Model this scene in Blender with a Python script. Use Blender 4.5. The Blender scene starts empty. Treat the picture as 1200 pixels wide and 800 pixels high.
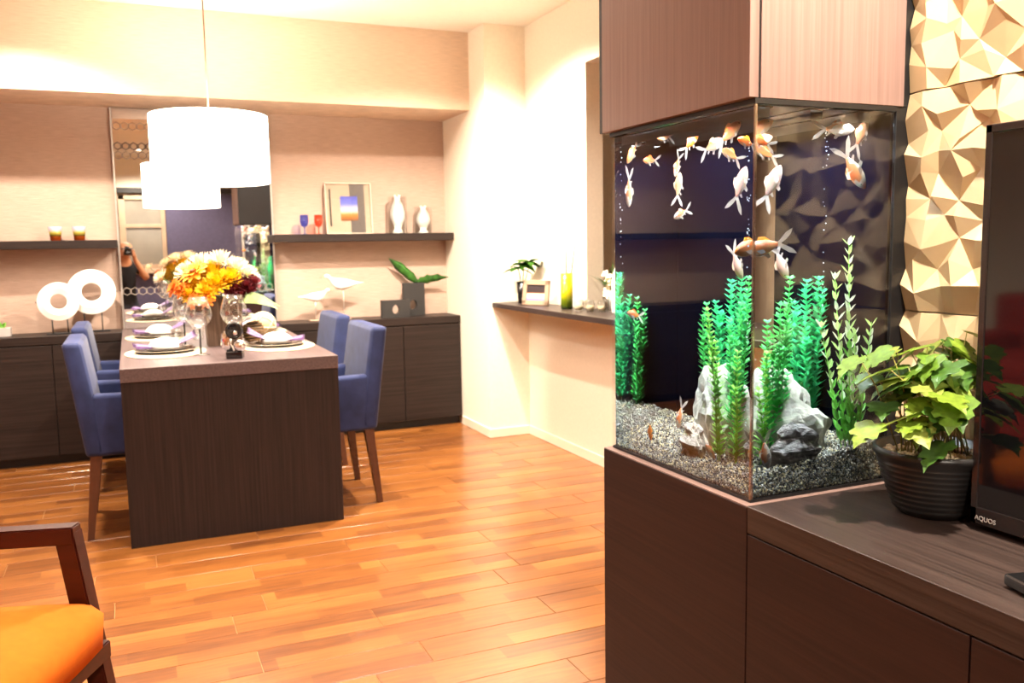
import bpy, bmesh, math, random
from mathutils import Vector, Matrix, Euler
from mathutils.geometry import delaunay_2d_cdt

S = bpy.context.scene
C = S.collection
R = random.Random(7)

# ------------------------------------------------------------------ camera
CAM_H = 1.1746
cam = bpy.data.cameras.new('view_camera')
cam.sensor_width = 36.0
cam.lens = 36.0 * 1025.8 / 1200.0
cam.clip_start = 0.05
cam.dof.use_dof = True
cam.dof.focus_distance = 1.75
cam.dof.aperture_fstop = 6.3
camo = bpy.data.objects.new('view_camera', cam)
C.objects.link(camo)
cr = Vector((0.91672079, -0.39916093, -0.01713327))
cu_ = Vector((0.05950018, 0.09399247, 0.99379331))
cf = Vector((0.39507306, 0.91205042, -0.109915))
camo.matrix_world = Matrix(((cr.x, cu_.x, -cf.x, 0), (cr.y, cu_.y, -cf.y, 0), (cr.z, cu_.z, -cf.z, CAM_H), (0, 0, 0, 1)))
S.camera = camo

# ------------------------------------------------------------------ world, exposure
w = bpy.data.worlds.new('world')
S.world = w
w.use_nodes = True
w.node_tree.nodes['Background'].inputs[0].default_value = (1.0, 0.86, 0.72, 1)
w.node_tree.nodes['Background'].inputs[1].default_value = 0.05
S.view_settings.view_transform = 'Standard'
S.view_settings.look = 'None'
S.view_settings.exposure = 1.3
S.view_settings.gamma = 1.0
S.view_settings.use_curve_mapping = False
S.cycles.caustics_reflective = False
S.cycles.caustics_refractive = False
S.cycles.max_bounces = 10
S.cycles.transparent_max_bounces = 16

CEIL = 2.4616
WARM = (1.0, 0.87, 0.73)
# recessed downlights: x, y, watts, cone degrees
DOWNLIGHTS = [(-0.45, 4.62, 150, 135), (0.95, 3.85, 115, 140), (1.50, 4.20, 225, 145), (-0.25, 3.40, 75, 140),
              (0.45, 2.55, 42, 140), (1.35, 2.75, 60, 150), (1.06, 0.68, 190, 130), (-0.75, 1.3, 40, 140), (-1.4, 3.2, 30, 140), (0.2, -1.1, 160, 150)]




# ------------------------------------------------------------------ materials
def nodes(name):
    m = bpy.data.materials.new(name)
    m.use_nodes = True
    nt = m.node_tree
    b = nt.nodes['Principled BSDF']
    return m, nt, b


def mat(name, col, rough=0.5, metal=0.0, vary=0.08, scale=8.0, stretch=(1, 1, 1), bump=0.0, coat=0.0, spec=0.5, sheen=0.0, emit=None, estr=0.0, detail=4.0, alpha_trans=0.0, sss=0.0):
    """Principled material with a procedural noise that varies the colour a little."""
    m, nt, b = nodes(name)
    tc = nt.nodes.new('ShaderNodeTexCoord')
    mp = nt.nodes.new('ShaderNodeMapping')
    mp.inputs['Scale'].default_value = stretch
    nz = nt.nodes.new('ShaderNodeTexNoise')
    nz.inputs['Scale'].default_value = scale
    nz.inputs['Detail'].default_value = detail
    nt.links.new(tc.outputs['Object'], mp.inputs[0])
    nt.links.new(mp.outputs[0], nz.inputs['Vector'])
    rp = nt.nodes.new('ShaderNodeValToRGB')
    rp.color_ramp.elements[0].position = 0.3
    rp.color_ramp.elements[1].position = 0.7
    rp.color_ramp.elements[0].color = tuple(max(0, c * (1 - vary)) for c in col) + (1,)
    rp.color_ramp.elements[1].color = tuple(min(1, c * (1 + vary)) for c in col) + (1,)
    nt.links.new(nz.outputs['Fac'], rp.inputs[0])
    nt.links.new(rp.outputs[0], b.inputs['Base Color'])
    b.inputs['Roughness'].default_value = rough
    b.inputs['Metallic'].default_value = metal
    b.inputs['Coat Weight'].default_value = coat
    b.inputs['Specular IOR Level'].default_value = spec
    b.inputs['Sheen Weight'].default_value = sheen
    b.inputs['Transmission Weight'].default_value = alpha_trans
    if sss:
        b.inputs['Subsurface Weight'].default_value = sss
        b.inputs['Subsurface Radius'].default_value = (0.01, 0.006, 0.004)
    if emit:
        b.inputs['Emission Color'].default_value = tuple(emit) + (1,)
        b.inputs['Emission Strength'].default_value = estr
    if bump:
        bp = nt.nodes.new('ShaderNodeBump')
        bp.inputs['Strength'].default_value = bump
        bp.inputs['Distance'].default_value = 0.01
        nt.links.new(nz.outputs['Fac'], bp.inputs['Height'])
        nt.links.new(bp.outputs[0], b.inputs['Normal'])
    return m


def glassy(name, tint=(1, 1, 1), refl=0.06, rough=0.0, gloss=(1, 1, 1)):
    """Thin clear glass: transparent with a Fresnel reflection."""
    m = bpy.data.materials.new(name)
    m.use_nodes = True
    nt = m.node_tree
    nt.nodes.clear()
    out = nt.nodes.new('ShaderNodeOutputMaterial')
    mx = nt.nodes.new('ShaderNodeMixShader')
    tr = nt.nodes.new('ShaderNodeBsdfTransparent')
    gl = nt.nodes.new('ShaderNodeBsdfGlossy')
    lw = nt.nodes.new('ShaderNodeLayerWeight')
    lw.inputs['Blend'].default_value = 0.5
    pw = nt.nodes.new('ShaderNodeMath')
    pw.operation = 'POWER'
    pw.inputs[1].default_value = 5.0
    ma = nt.nodes.new('ShaderNodeMath')
    ma.operation = 'MULTIPLY_ADD'
    ma.inputs[1].default_value = 1.0 - refl
    ma.inputs[2].default_value = refl
    nt.links.new(lw.outputs['Facing'], pw.inputs[0])
    nt.links.new(pw.outputs[0], ma.inputs[0])
    tr.inputs[0].default_value = tuple(tint) + (1,)
    gl.inputs[0].default_value = tuple(gloss) + (1,)
    gl.inputs['Roughness'].default_value = rough
    nt.links.new(ma.outputs[0], mx.inputs[0])
    nt.links.new(tr.outputs[0], mx.inputs[1])
    nt.links.new(gl.outputs[0], mx.inputs[2])
    nt.links.new(mx.outputs[0], out.inputs[0])
    return m


def veneer(name, c0, c1, axis='x', rough=0.4, scale=1.0, coat=0.0):
    """Dark wood veneer with fine straight grain along one axis."""
    m, nt, b = nodes(name)
    tc = nt.nodes.new('ShaderNodeTexCoord')
    mp = nt.nodes.new('ShaderNodeMapping')
    s = [120 * scale] * 3
    s['xyz'.index(axis)] = 2.2 * scale
    mp.inputs['Scale'].default_value = s
    nz = nt.nodes.new('ShaderNodeTexNoise')
    nz.inputs['Scale'].default_value = 1.0
    nz.inputs['Detail'].default_value = 6.0
    nz.inputs['Roughness'].default_value = 0.65
    nt.links.new(tc.outputs['Object'], mp.inputs[0])
    nt.links.new(mp.outputs[0], nz.inputs['Vector'])
    rp = nt.nodes.new('ShaderNodeValToRGB')
    rp.color_ramp.elements[0].position = 0.32
    rp.color_ramp.elements[1].position = 0.68
    rp.color_ramp.elements[0].color = c0 + (1,)
    rp.color_ramp.elements[1].color = c1 + (1,)
    nt.links.new(nz.outputs['Fac'], rp.inputs[0])
    nt.links.new(rp.outputs[0], b.inputs['Base Color'])
    b.inputs['Roughness'].default_value = rough
    b.inputs['Coat Weight'].default_value = coat
    b.inputs['Specular IOR Level'].default_value = 0.25
    bp = nt.nodes.new('ShaderNodeBump')
    bp.inputs['Strength'].default_value = 0.15
    bp.inputs['Distance'].default_value = 0.002
    nt.links.new(nz.outputs['Fac'], bp.inputs['Height'])
    nt.links.new(bp.outputs[0], b.inputs['Normal'])
    return m


def ramp_mat(name, stops, axis=2, lo=0.0, hi=1.0, rough=0.4, trans=0.0, coat=0.0, interp='LINEAR'):
    """Colour bands along a local axis, from lo to hi metres."""
    m, nt, b = nodes(name)
    tc = nt.nodes.new('ShaderNodeTexCoord')
    sp = nt.nodes.new('ShaderNodeSeparateXYZ')
    mr = nt.nodes.new('ShaderNodeMapRange')
    mr.inputs['From Min'].default_value = lo
    mr.inputs['From Max'].default_value = hi
    rp = nt.nodes.new('ShaderNodeValToRGB')
    rp.color_ramp.interpolation = interp
    while len(rp.color_ramp.elements) < len(stops):
        rp.color_ramp.elements.new(0.5)
    for e, (p, c) in zip(rp.color_ramp.elements, stops):
        e.position = p
        e.color = tuple(c) + (1,)
    nt.links.new(tc.outputs['Object'], sp.inputs[0])
    nt.links.new(sp.outputs[axis], mr.inputs[0])
    nt.links.new(mr.outputs[0], rp.inputs[0])
    nt.links.new(rp.outputs[0], b.inputs['Base Color'])
    b.inputs['Roughness'].default_value = rough
    b.inputs['Transmission Weight'].default_value = trans
    b.inputs['Coat Weight'].default_value = coat
    return m


def wood_floor(name):
    m, nt, b = nodes(name)
    L = nt.links.new
    tc = nt.nodes.new('ShaderNodeTexCoord')
    oi = nt.nodes.new('ShaderNodeObjectInfo')
    off = nt.nodes.new('ShaderNodeVectorMath')
    off.operation = 'MULTIPLY_ADD'
    off.inputs[1].default_value = (37.0, 0, 0)
    cmb = nt.nodes.new('ShaderNodeCombineXYZ')
    L(oi.outputs['Random'], cmb.inputs[0])
    L(cmb.outputs[0], off.inputs[0])
    L(tc.outputs['Object'], off.inputs[2])
    br = nt.nodes.new('ShaderNodeTexBrick')
    br.inputs['Color1'].default_value = (0, 0, 0, 1)
    br.inputs['Color2'].default_value = (1, 1, 1, 1)
    br.inputs['Scale'].default_value = 1.0
    br.inputs['Mortar Size'].default_value = 0.0
    br.inputs['Brick Width'].default_value = 0.36
    br.inputs['Row Height'].default_value = 0.0725
    br.inputs['Bias'].default_value = 0.0
    br.offset = 0.37
    L(off.outputs[0], br.inputs['Vector'])
    mp = nt.nodes.new('ShaderNodeMapping')
    mp.inputs['Scale'].default_value = (2.5, 34, 1)
    L(off.outputs[0], mp.inputs[0])
    nz = nt.nodes.new('ShaderNodeTexNoise')
    nz.inputs['Scale'].default_value = 2.2
    nz.inputs['Detail'].default_value = 7.0
    nz.inputs['Distortion'].default_value = 0.6
    L(mp.outputs[0], nz.inputs['Vector'])
    add = nt.nodes.new('ShaderNodeMath')
    add.operation = 'MULTIPLY_ADD'
    add.inputs[1].default_value = 0.46
    L(br.outputs['Color'], add.inputs[0])
    ns = nt.nodes.new('ShaderNodeMath')
    ns.operation = 'MULTIPLY_ADD'
    ns.inputs[1].default_value = 0.75
    ns.inputs[2].default_value = -0.12
    L(nz.outputs['Fac'], ns.inputs[0])
    L(ns.outputs[0], add.inputs[2])
    rp = nt.nodes.new('ShaderNodeValToRGB')
    cr_ = rp.color_ramp
    cr_.elements[0].position = 0.05
    cr_.elements[1].position = 0.85
    cr_.elements[0].color = (0.090, 0.025, 0.006, 1)
    cr_.elements[1].color = (0.345, 0.130, 0.028, 1)
    e = cr_.elements.new(0.45)
    e.color = (0.220, 0.073, 0.014, 1)
    L(add.outputs[0], rp.inputs[0])
    L(rp.outputs[0], b.inputs['Base Color'])
    b.inputs['Roughness'].default_value = 0.30
    b.inputs['Coat Weight'].default_value = 0.35
    b.inputs['Coat Roughness'].default_value = 0.18
    return m


def fabric_wall(name, col, bump=0.25):
    """Woven wallpaper with long horizontal threads."""
    m = mat(name, col, rough=0.85, vary=0.10, scale=1.0, stretch=(14, 14, 240), bump=bump, detail=5, spec=0.2)
    return m


M = {}
M['ceil'] = mat('ceiling_paint', (0.86, 0.80, 0.70), 0.9, vary=0.02, scale=30, spec=0.1)
M['white'] = mat('wall_paper_white', (0.84, 0.76, 0.63), 0.9, vary=0.03, scale=60, bump=0.05, spec=0.15)
M['niche'] = fabric_wall('wall_paper_woven', (0.47, 0.335, 0.262))
M['soffit'] = fabric_wall('wall_paper_soffit', (0.66, 0.50, 0.37))
M['navy'] = mat('wall_navy', (0.085, 0.075, 0.135), 0.8, vary=0.1, scale=40)
M['floor'] = wood_floor('floor_wood')
M['joint_glare'] = mat('floor_joint_glare', (0.62, 0.36, 0.16), 0.35, vary=0.1)  # glare on the plank bevels is put into this light tan
M['skirt'] = mat('baseboard_white', (0.80, 0.70, 0.55), 0.5, vary=0.02)
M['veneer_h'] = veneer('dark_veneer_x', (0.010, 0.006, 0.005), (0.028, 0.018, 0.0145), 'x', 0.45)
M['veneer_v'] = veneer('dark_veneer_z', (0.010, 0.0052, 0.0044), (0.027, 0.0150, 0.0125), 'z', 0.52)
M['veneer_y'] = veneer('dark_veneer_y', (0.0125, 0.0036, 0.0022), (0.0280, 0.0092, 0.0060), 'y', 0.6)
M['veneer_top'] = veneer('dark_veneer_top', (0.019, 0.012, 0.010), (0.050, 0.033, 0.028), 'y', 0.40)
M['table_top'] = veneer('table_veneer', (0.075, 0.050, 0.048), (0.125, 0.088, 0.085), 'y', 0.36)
M['upper_v'] = veneer('upper_veneer', (0.205, 0.130, 0.112), (0.265, 0.176, 0.152), 'z', 0.38)
M['black'] = mat('black_matt', (0.006, 0.006, 0.007), 0.5, vary=0.1)
M['blackgloss'] = mat('black_gloss', (0.008, 0.008, 0.009), 0.12, vary=0.05, coat=0.5)
M['gold'] = mat('gold_relief', (0.66, 0.50, 0.29), 0.40, vary=0.05, scale=20, metal=0.1)
M['mirror'] = mat('mirror_silver', (0.86, 0.86, 0.86), 0.0, metal=1.0, vary=0.0)
M['etch'] = mat('etched_line', (0.10, 0.07, 0.05), 0.6, vary=0.05)
M['etch_faint'] = mat('etched_line_faint', (0.20, 0.16, 0.13), 0.6, vary=0.05)
M['alu'] = mat('brushed_metal', (0.62, 0.58, 0.53), 0.35, metal=0.8, vary=0.05, scale=30)
M['chrome'] = mat('chrome', (0.85, 0.85, 0.85), 0.06, metal=1.0, vary=0.02)
M['blue'] = mat('blue_velvet', (0.019, 0.029, 0.096), 0.8, vary=0.25, scale=14, sheen=0.12, bump=0.05, spec=0.3)
M['legwood'] = mat('chair_leg_wood', (0.085, 0.028, 0.012), 0.35, vary=0.2, scale=12, stretch=(8, 8, 1))
M['redwood'] = mat('armchair_wood', (0.034, 0.004, 0.002), 0.35, vary=0.25, scale=10, stretch=(1, 6, 6), coat=0.05, spec=0.25)
M['orange'] = mat('orange_fabric', (0.56, 0.125, 0.008), 0.9, vary=0.06, scale=40, bump=0.04, spec=0.15)
M['redsofa'] = mat('red_fabric', (0.45, 0.02, 0.012), 0.8, vary=0.1)
M['glass'] = glassy('clear_glass', (0.95, 0.96, 0.96), 0.09)
M['glassblue'] = glassy('blue_glass', (0.55, 0.60, 0.95), 0.05)
M['glassred'] = glassy('red_glass', (0.95, 0.58, 0.48), 0.05)
M['glasssmoke'] = glassy('smoke_glass', (0.30, 0.28, 0.28), 0.05)
M['glassyellow'] = ramp_mat('yellow_glass', [(0.0, (0.03, 0.06, 0.004)), (0.25, (0.16, 0.22, 0.004)), (0.5, (0.72, 0.62, 0.01)), (1.0, (0.85, 0.80, 0.03))], 2, 0.0, 0.19, 0.08, 0.35)
M['pane'] = glassy('tank_glass', (0.985, 0.995, 0.99), 0.034)
M['cream'] = mat('cream_cloth', (0.52, 0.43, 0.29), 0.8, vary=0.05, scale=60)
M['whitecer'] = mat('white_ceramic', (0.86, 0.84, 0.78), 0.35, vary=0.02)
M['whitestone'] = mat('white_stone', (0.86, 0.83, 0.76), 0.6, vary=0.03)
M['purple'] = mat('purple_cloth', (0.36, 0.23, 0.46), 0.7, vary=0.1, sheen=0.4)
M['whitecloth'] = mat('white_cloth', (0.85, 0.80, 0.72), 0.8, vary=0.03)
M['slate'] = mat('dark_ceramic', (0.020, 0.018, 0.017), 0.6, vary=0.1)
M['vase'] = veneer('vase_wood', (0.055, 0.033, 0.022), (0.17, 0.11, 0.075), 'z', 0.5, 0.9)


# ------------------------------------------------------------------ mesh helpers
def box(bm, x0, x1, y0, y1, z0, z1, bev=0.0, seg=2):
    b2 = bmesh.new()
    bmesh.ops.create_cube(b2, size=1.0)
    for v in b2.verts:
        v.co = Vector((x0 + (v.co.x + .5) * (x1 - x0), y0 + (v.co.y + .5) * (y1 - y0), z0 + (v.co.z + .5) * (z1 - z0)))
    if bev > 0:
        bmesh.ops.bevel(b2, geom=list(b2.edges), offset=bev, segments=seg, profile=0.6, affect='EDGES')
    merge(bm, b2)
    return bm


def merge(bm, b2, mtx=None):
    vm = {}
    for v in b2.verts:
        vm[v] = bm.verts.new(mtx @ v.co if mtx else v.co)
    for f in b2.faces:
        try:
            nf = bm.faces.new([vm[v] for v in f.verts])
            nf.smooth = f.smooth
            nf.material_index = f.material_index
        except ValueError:
            pass
    b2.free()


def B(x0, x1, y0, y1, z0, z1, bev=0.0, seg=2):
    return box(bmesh.new(), x0, x1, y0, y1, z0, z1, bev, seg)


def lathe(bm, prof, seg=24, c=(0, 0, 0), capped=True, sx=1.0, sy=1.0):
    """prof: list of (r, z) from bottom to top."""
    c = Vector(c)
    rings = []
    for r, z in prof:
        if r < 1e-6:
            rings.append([bm.verts.new(c + Vector((0, 0, z)))])
        else:
            rings.append([bm.verts.new(c + Vector((sx * r * math.cos(2 * math.pi * i / seg), sy * r * math.sin(2 * math.pi * i / seg), z))) for i in range(seg)])
    for a, b in zip(rings, rings[1:]):
        for i in range(seg):
            j = (i + 1) % seg
            if len(a) == 1 and len(b) == 1:
                continue
            if len(a) == 1:
                f = bm.faces.new((a[0], b[j], b[i]))
            elif len(b) == 1:
                f = bm.faces.new((a[i], a[j], b[0]))
            else:
                f = bm.faces.new((a[i], a[j], b[j], b[i]))
            f.smooth = True
    if capped:
        for rg, fl in ((rings[0], True), (rings[-1], False)):
            if len(rg) > 2:
                bm.faces.new(list(reversed(rg)) if fl else rg)
    return bm


def LA(prof, seg=24, c=(0, 0, 0), capped=True, sx=1.0, sy=1.0):
    return lathe(bmesh.new(), prof, seg, c, capped, sx, sy)


def tube(bm, pts, rad, seg=8, cap=True):
    """Tube through points; rad is a number or one per point."""
    pts = [Vector(p) for p in pts]
    n = len(pts)
    rads = rad if isinstance(rad, (list, tuple)) else [rad] * n
    prev = None
    rings = []
    for i, p in enumerate(pts):
        t = (pts[min(i + 1, n - 1)] - pts[max(i - 1, 0)]).normalized()
        if prev is None:
            up = Vector((0, 0, 1)) if abs(t.z) < 0.95 else Vector((1, 0, 0))
            a = t.cross(up).normalized()
        else:
            a = (prev - t * prev.dot(t)).normalized()
        prev = a
        b = t.cross(a)
        rings.append([bm.verts.new(p + (a * math.cos(2 * math.pi * k / seg) + b * math.sin(2 * math.pi * k / seg)) * rads[i]) for k in range(seg)])
    for r0, r1 in zip(rings, rings[1:]):
        for k in range(seg):
            f = bm.faces.new((r0[k], r0[(k + 1) % seg], r1[(k + 1) % seg], r1[k]))
            f.smooth = True
    if cap:
        bm.faces.new(list(reversed(rings[0])))
        bm.faces.new(rings[-1])
    return bm


def TU(pts, rad, seg=8):
    return tube(bmesh.new(), pts, rad, seg)


def loft(bm, rings_spec, seg=14):
    """rings_spec: list of (centre, ry, rz) ellipses in planes normal to local X."""
    rings = []
    for c, ry, rz in rings_spec:
        c = Vector(c)
        rings.append([bm.verts.new(c + Vector((0, ry * math.cos(2 * math.pi * k / seg), rz * math.sin(2 * math.pi * k / seg)))) for k in range(seg)])
    for r0, r1 in zip(rings, rings[1:]):
        for k in range(seg):
            f = bm.faces.new((r0[k], r0[(k + 1) % seg], r1[(k + 1) % seg], r1[k]))
            f.smooth = True
    bm.faces.new(list(reversed(rings[0])))
    bm.faces.new(rings[-1])
    return bm


def sphere(bm, c, r, sub=2, scale=(1, 1, 1), jitter=0.0, rnd=None):
    b2 = bmesh.new()
    bmesh.ops.create_icosphere(b2, subdivisions=sub, radius=1.0)
    for v in b2.verts:
        k = r * (1 + (rnd.uniform(-jitter, jitter) if rnd else 0))
        v.co = Vector((v.co.x * scale[0] * k + c[0], v.co.y * scale[1] * k + c[1], v.co.z * scale[2] * k + c[2]))
    for f in b2.faces:
        f.smooth = jitter == 0
    merge(bm, b2)
    return bm


def link(name, data, parent=None):
    o = bpy.data.objects.new(name, data)
    C.objects.link(o)
    if parent is not None:
        o.parent = parent
    return o


def obj(name, bm, material, parent=None, absolute=False):
    """One mesh object. absolute: bm is in world metres and the parent stands unrotated at its location."""
    if absolute and parent is not None:
        o_ = Vector(parent.location)
        p = parent.parent
        while p is not None:
            o_ += Vector(p.location)
            p = p.parent
        for v in bm.verts:
            v.co -= o_
    bmesh.ops.recalc_face_normals(bm, faces=list(bm.faces))
    me = bpy.data.meshes.new(name)
    bm.to_mesh(me)
    bm.free()
    for mm in (material if isinstance(material, (list, tuple)) else [material]):
        me.materials.append(M[mm] if isinstance(mm, str) else mm)
    return link(name, me, parent)


def tag(o, label, cat, group=None):
    o['label'] = label
    o['category'] = cat
    if group:
        o['group'] = group
    return o


def thing(name, label, cat, loc=(0, 0, 0), rz=0.0, group=None):
    o = link(name, None)
    o.location = loc
    o.rotation_euler = (0, 0, rz)
    o.empty_display_size = 0.05
    return tag(o, label, cat, group)


def struct(name, bm, material, parent=None):
    o = obj(name, bm, material, parent)
    if parent is None:
        o['kind'] = 'structure'
    return o


def copy_tree(root, loc=None, rz=None, label=None, parent=None):
    c = root.copy()
    C.objects.link(c)
    c.parent = parent
    if loc is not None:
        c.location = loc
    if rz is not None:
        c.rotation_euler = (0, 0, rz)
    if label:
        c['label'] = label
    for ch in list(root.children):
        copy_tree(ch, parent=c)
    return c


# ------------------------------------------------------------------ the room
X_R, Y_N = 2.234, 5.648          # kitchen-side wall, niche back wall
PX, PY = 1.9696, 4.8926          # pillar faces
SOF_Y, SOF_Z = 5.1425, 1.9984    # soffit
GX = 1.455                       # wall that carries the relief panels
XL, YR = -2.7, -1.9

floor = struct('floor', B(XL, 3.6, YR, Y_N, -0.06, -0.0035), 'joint_glare')
row, y = 0, 1.55
pitch, plen = 0.145, 0.909
plank_meshes = {}


def plank_mesh(l, wd):
    k = (round(l, 3), round(wd, 3))
    if k not in plank_meshes:
        bm = B(-l / 2 + .001, l / 2 - .001, -wd / 2 + .0011, wd / 2 - .0011, -0.012, 0.0, 0.0008, 1)
        me = bpy.data.meshes.new('plank')
        bm.to_mesh(me)
        bm.free()
        me.materials.append(M['floor'])
        plank_meshes[k] = me
    return plank_meshes[k]


while y < Y_N - 0.01:
    wd = min(pitch, Y_N - y)
    x = XL - [0.0, 0.52, 0.21, 0.70, 0.38][row % 5] - 0.07 * ((row * 3) % 4)
    while x < X_R:
        a, b = max(x, XL), min(x + plen, X_R)
        if b - a > 0.03:
            o = link('plank', plank_mesh(b - a, wd), floor)
            o.location = ((a + b) / 2, y + wd / 2, 0)
        x += plen
    y += pitch
    row += 1
ob = obj('floorboards', B(XL, X_R, YR, 1.549, -0.0034, 0.0), 'floor', floor)
ob['kind'] = 'stuff'
ob = obj('kitchen_floorboards', B(X_R + .1, 3.6, YR, Y_N, -0.0034, 0.0), 'floor', floor)

struct('ceiling', B(XL - .1, 3.7, YR - .1, Y_N + .1, CEIL, CEIL + 0.1), 'ceil')
struct('wall_back', B(XL - .1, PX, Y_N, Y_N + 0.1, 0, CEIL), 'niche')
struct('wall_soffit', B(XL, PX, SOF_Y, Y_N - .001, SOF_Z, CEIL - .001), 'soffit')
struct('wall_pillar', B(PX, 3.7, PY, Y_N + .1, 0, CEIL - .001), 'white')
OPY0, OPY1, OPZ0, OPZ1 = 2.35, 4.135, 0.80, 2.11
bm = B(X_R, X_R + .10, OPY1, PY, 0, CEIL - .001)
box(bm, X_R, X_R + .10, 1.86, OPY0, 0, CEIL - .001)
box(bm, X_R, X_R + .10, OPY0, OPY1, 0, OPZ0)
box(bm, X_R, X_R + .10, OPY0, OPY1, OPZ1, CEIL - .001)
struct('wall_right', bm, 'white')
wall_panel = struct('wall_panel', B(GX, X_R + .10, YR, 1.86, 0, CEIL - .001), 'white')
struct('wall_left', B(XL - .1, XL, YR, Y_N, 0, CEIL), 'white')
bm = B(XL, GX, YR - .1, YR, 0, CEIL)
struct('wall_rear', bm, 'white')
struct('wall_kitchen', B(3.6, 3.7, 1.86, PY, 0, CEIL), mat('kitchen_wall', (0.55, 0.38, 0.24), 0.8, vary=0.05))
struct('baseboard_right', B(X_R - .010, X_R, 1.87, PY - .01, 0, 0.055, .002, 1), 'skirt')
struct('baseboard_pillar', box(B(PX, X_R, PY - .010, PY, 0, 0.055, .002, 1), PX - .010, PX, PY - .01, 5.37, 0, 0.055, .002, 1), 'skirt')

# rear of the room, seen in the mirror: navy panelling and a window
navy = struct('wall_rear_navy', box(B(0.49, GX - .001, YR, YR + .012, 0, 1.955), XL, 0.49, YR, YR + .012, 0, 0.86), 'navy')
win = link('window_1', None)
win['kind'] = 'structure'
win.location = (-0.2, YR, 0)
wf = bmesh.new()
for a, b, c, d in ((-0.95, -0.88, .93, 1.93), (-0.10, -0.02, .93, 1.93), (0.43, 0.49, .93, 1.93), (-0.95, 0.49, .93, .99), (-0.95, 0.49, 1.87, 1.93), (-0.02, 0.43, 1.49, 1.54)):
    box(wf, a, b, YR, YR + .04, c, d, .004, 1)
obj('frame', wf, mat('window_frame', (0.42, 0.31, 0.21), 0.4), win, True)
obj('sill', B(-1.0, 0.54, YR, YR + .10, .87, .93, .004, 1), mat('window_sill', (0.60, 0.46, 0.33), 0.4), win, True)
M['dusk'] = mat('dusk_glass', (0.23, 0.21, 0.17), 0.15, vary=0.2, scale=2)
for a, b, c, d in ((-0.88, -0.10, .99, 1.87), (-0.02, 0.43, .99, 1.49), (-0.02, 0.43, 1.54, 1.87)):
    obj('pane', B(a, b, YR + .008, YR + .014, c, d), 'dusk', win, True)
obj('blind_box', B(-1.05, GX - .02, YR, YR + .09, 1.957, 2.03, .004, 1), 'slate', win, True)

# ------------------------------------------------------------------ relief panels on the TV wall
def relief(w_, h_, seed, depth=0.027):
    """Faceted panel in local Y (width) and Z (height); relief towards -X."""
    rn = random.Random(seed)
    st = 0.086
    nx, nz = max(1, round(w_ / st)), max(1, round(h_ / st))
    cw, chh = w_ / nx, h_ / nz
    pts, hts, tri = [], [], []

    def pt(x, z, h):
        pts.append((x, z))
        hts.append(h * depth)
        return len(pts) - 1
    cor, mh, mv = {}, {}, {}
    for i in range(nx + 1):
        for j in range(nz + 1):
            jx = rn.uniform(-.20, .20) * cw if 0 < i < nx else 0
            jz = rn.uniform(-.20, .20) * chh if 0 < j < nz else 0
            cor[i, j] = pt(i * cw + jx, j * chh + jz, rn.uniform(.0, .30))
    for i in range(nx):
        for j in range(nz + 1):
            jz = rn.uniform(-.20, .20) * chh if 0 < j < nz else 0
            mh[i, j] = pt((i + .5) * cw + rn.uniform(-.18, .18) * cw, j * chh + jz, rn.uniform(.35, .80))
    for i in range(nx + 1):
        for j in range(nz):
            jx = rn.uniform(-.20, .20) * cw if 0 < i < nx else 0
            mv[i, j] = pt(i * cw + jx, (j + .5) * chh + rn.uniform(-.18, .18) * chh, rn.uniform(.30, .75))
    for i in range(nx):
        for j in range(nz):
            c_ = pt((i + .5) * cw + rn.uniform(-.20, .20) * cw, (j + .5) * chh + rn.uniform(-.20, .20) * chh, rn.uniform(.75, 1.0) if rn.random() < .7 else rn.uniform(.0, .15))
            ring = [cor[i, j], mh[i, j], cor[i + 1, j], mv[i + 1, j], cor[i + 1, j + 1], mh[i, j + 1], cor[i, j + 1], mv[i, j]]
            for k_ in range(8):
                tri.append((c_, ring[k_], ring[(k_ + 1) % 8]))
    vs = [Vector(p) for p in pts]
    fs = tri
    ov = [[k_] for k_ in range(len(vs))]
    bm = bmesh.new()
    top = []
    for k, v in enumerate(vs):
        top.append(bm.verts.new((-0.006 - hts[ov[k][0]], v.x - w_ / 2, v.y - h_ / 2)))
    for f in fs:
        if len(set(f)) == 3:
            bm.faces.new([top[i] for i in f])
    bnd = [e for e in bm.edges if len(e.link_faces) == 1]
    r_ = bmesh.ops.extrude_edge_only(bm, edges=bnd)
    for v in r_['geom']:
        if isinstance(v, bmesh.types.BMVert):
            v.co.x = 0.0
    return bm


zs = [0.6748, 1.028, 1.458, 1.888, 2.318, 2.459]
ysb = [1.3185, 0.73, 0.14, -0.45]
k = 0
for i in range(len(ysb) - 1):
    for j in range(len(zs) - 1):
        k += 1
        wd, ht = ysb[i] - ysb[i + 1] - .003, zs[j + 1] - zs[j] - .003
        o = obj('panel', relief(wd, ht, 40 + k), 'gold', wall_panel)
        o.location = (GX, (ysb[i] + ysb[i + 1]) / 2, (zs[j] + zs[j + 1]) / 2)

# ------------------------------------------------------------------ niche furniture
SBZ, SBY = 0.7208, 5.381


def sideboard(x0, x1, splits, label, endgap):
    t = thing('sideboard', label, 'sideboard', ((x0 + x1) / 2, (SBY + Y_N) / 2, 0), group='dark sideboards in the niche')
    obj('top', B(x0, x1, SBY, Y_N - .001, SBZ - .047, SBZ, .002, 1), 'veneer_h', t, True)
    obj('body', B(x0 + .005, x1 - .005, SBY + .024, Y_N - .001, .06, SBZ - .048), 'veneer_h', t, True)
    obj('toe_kick', B(x0 + .01, x1 - .01, SBY + .05, Y_N - .02, 0, .06), 'black', t, True)
    xs = [x0] + splits + [x1]
    for a, b in zip(xs, xs[1:]):
        obj('door', B(a + .002, b - .002, SBY + .003, SBY + .023, .055, SBZ - .053, .0012, 1), 'veneer_h', t, True)
    return t


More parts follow.
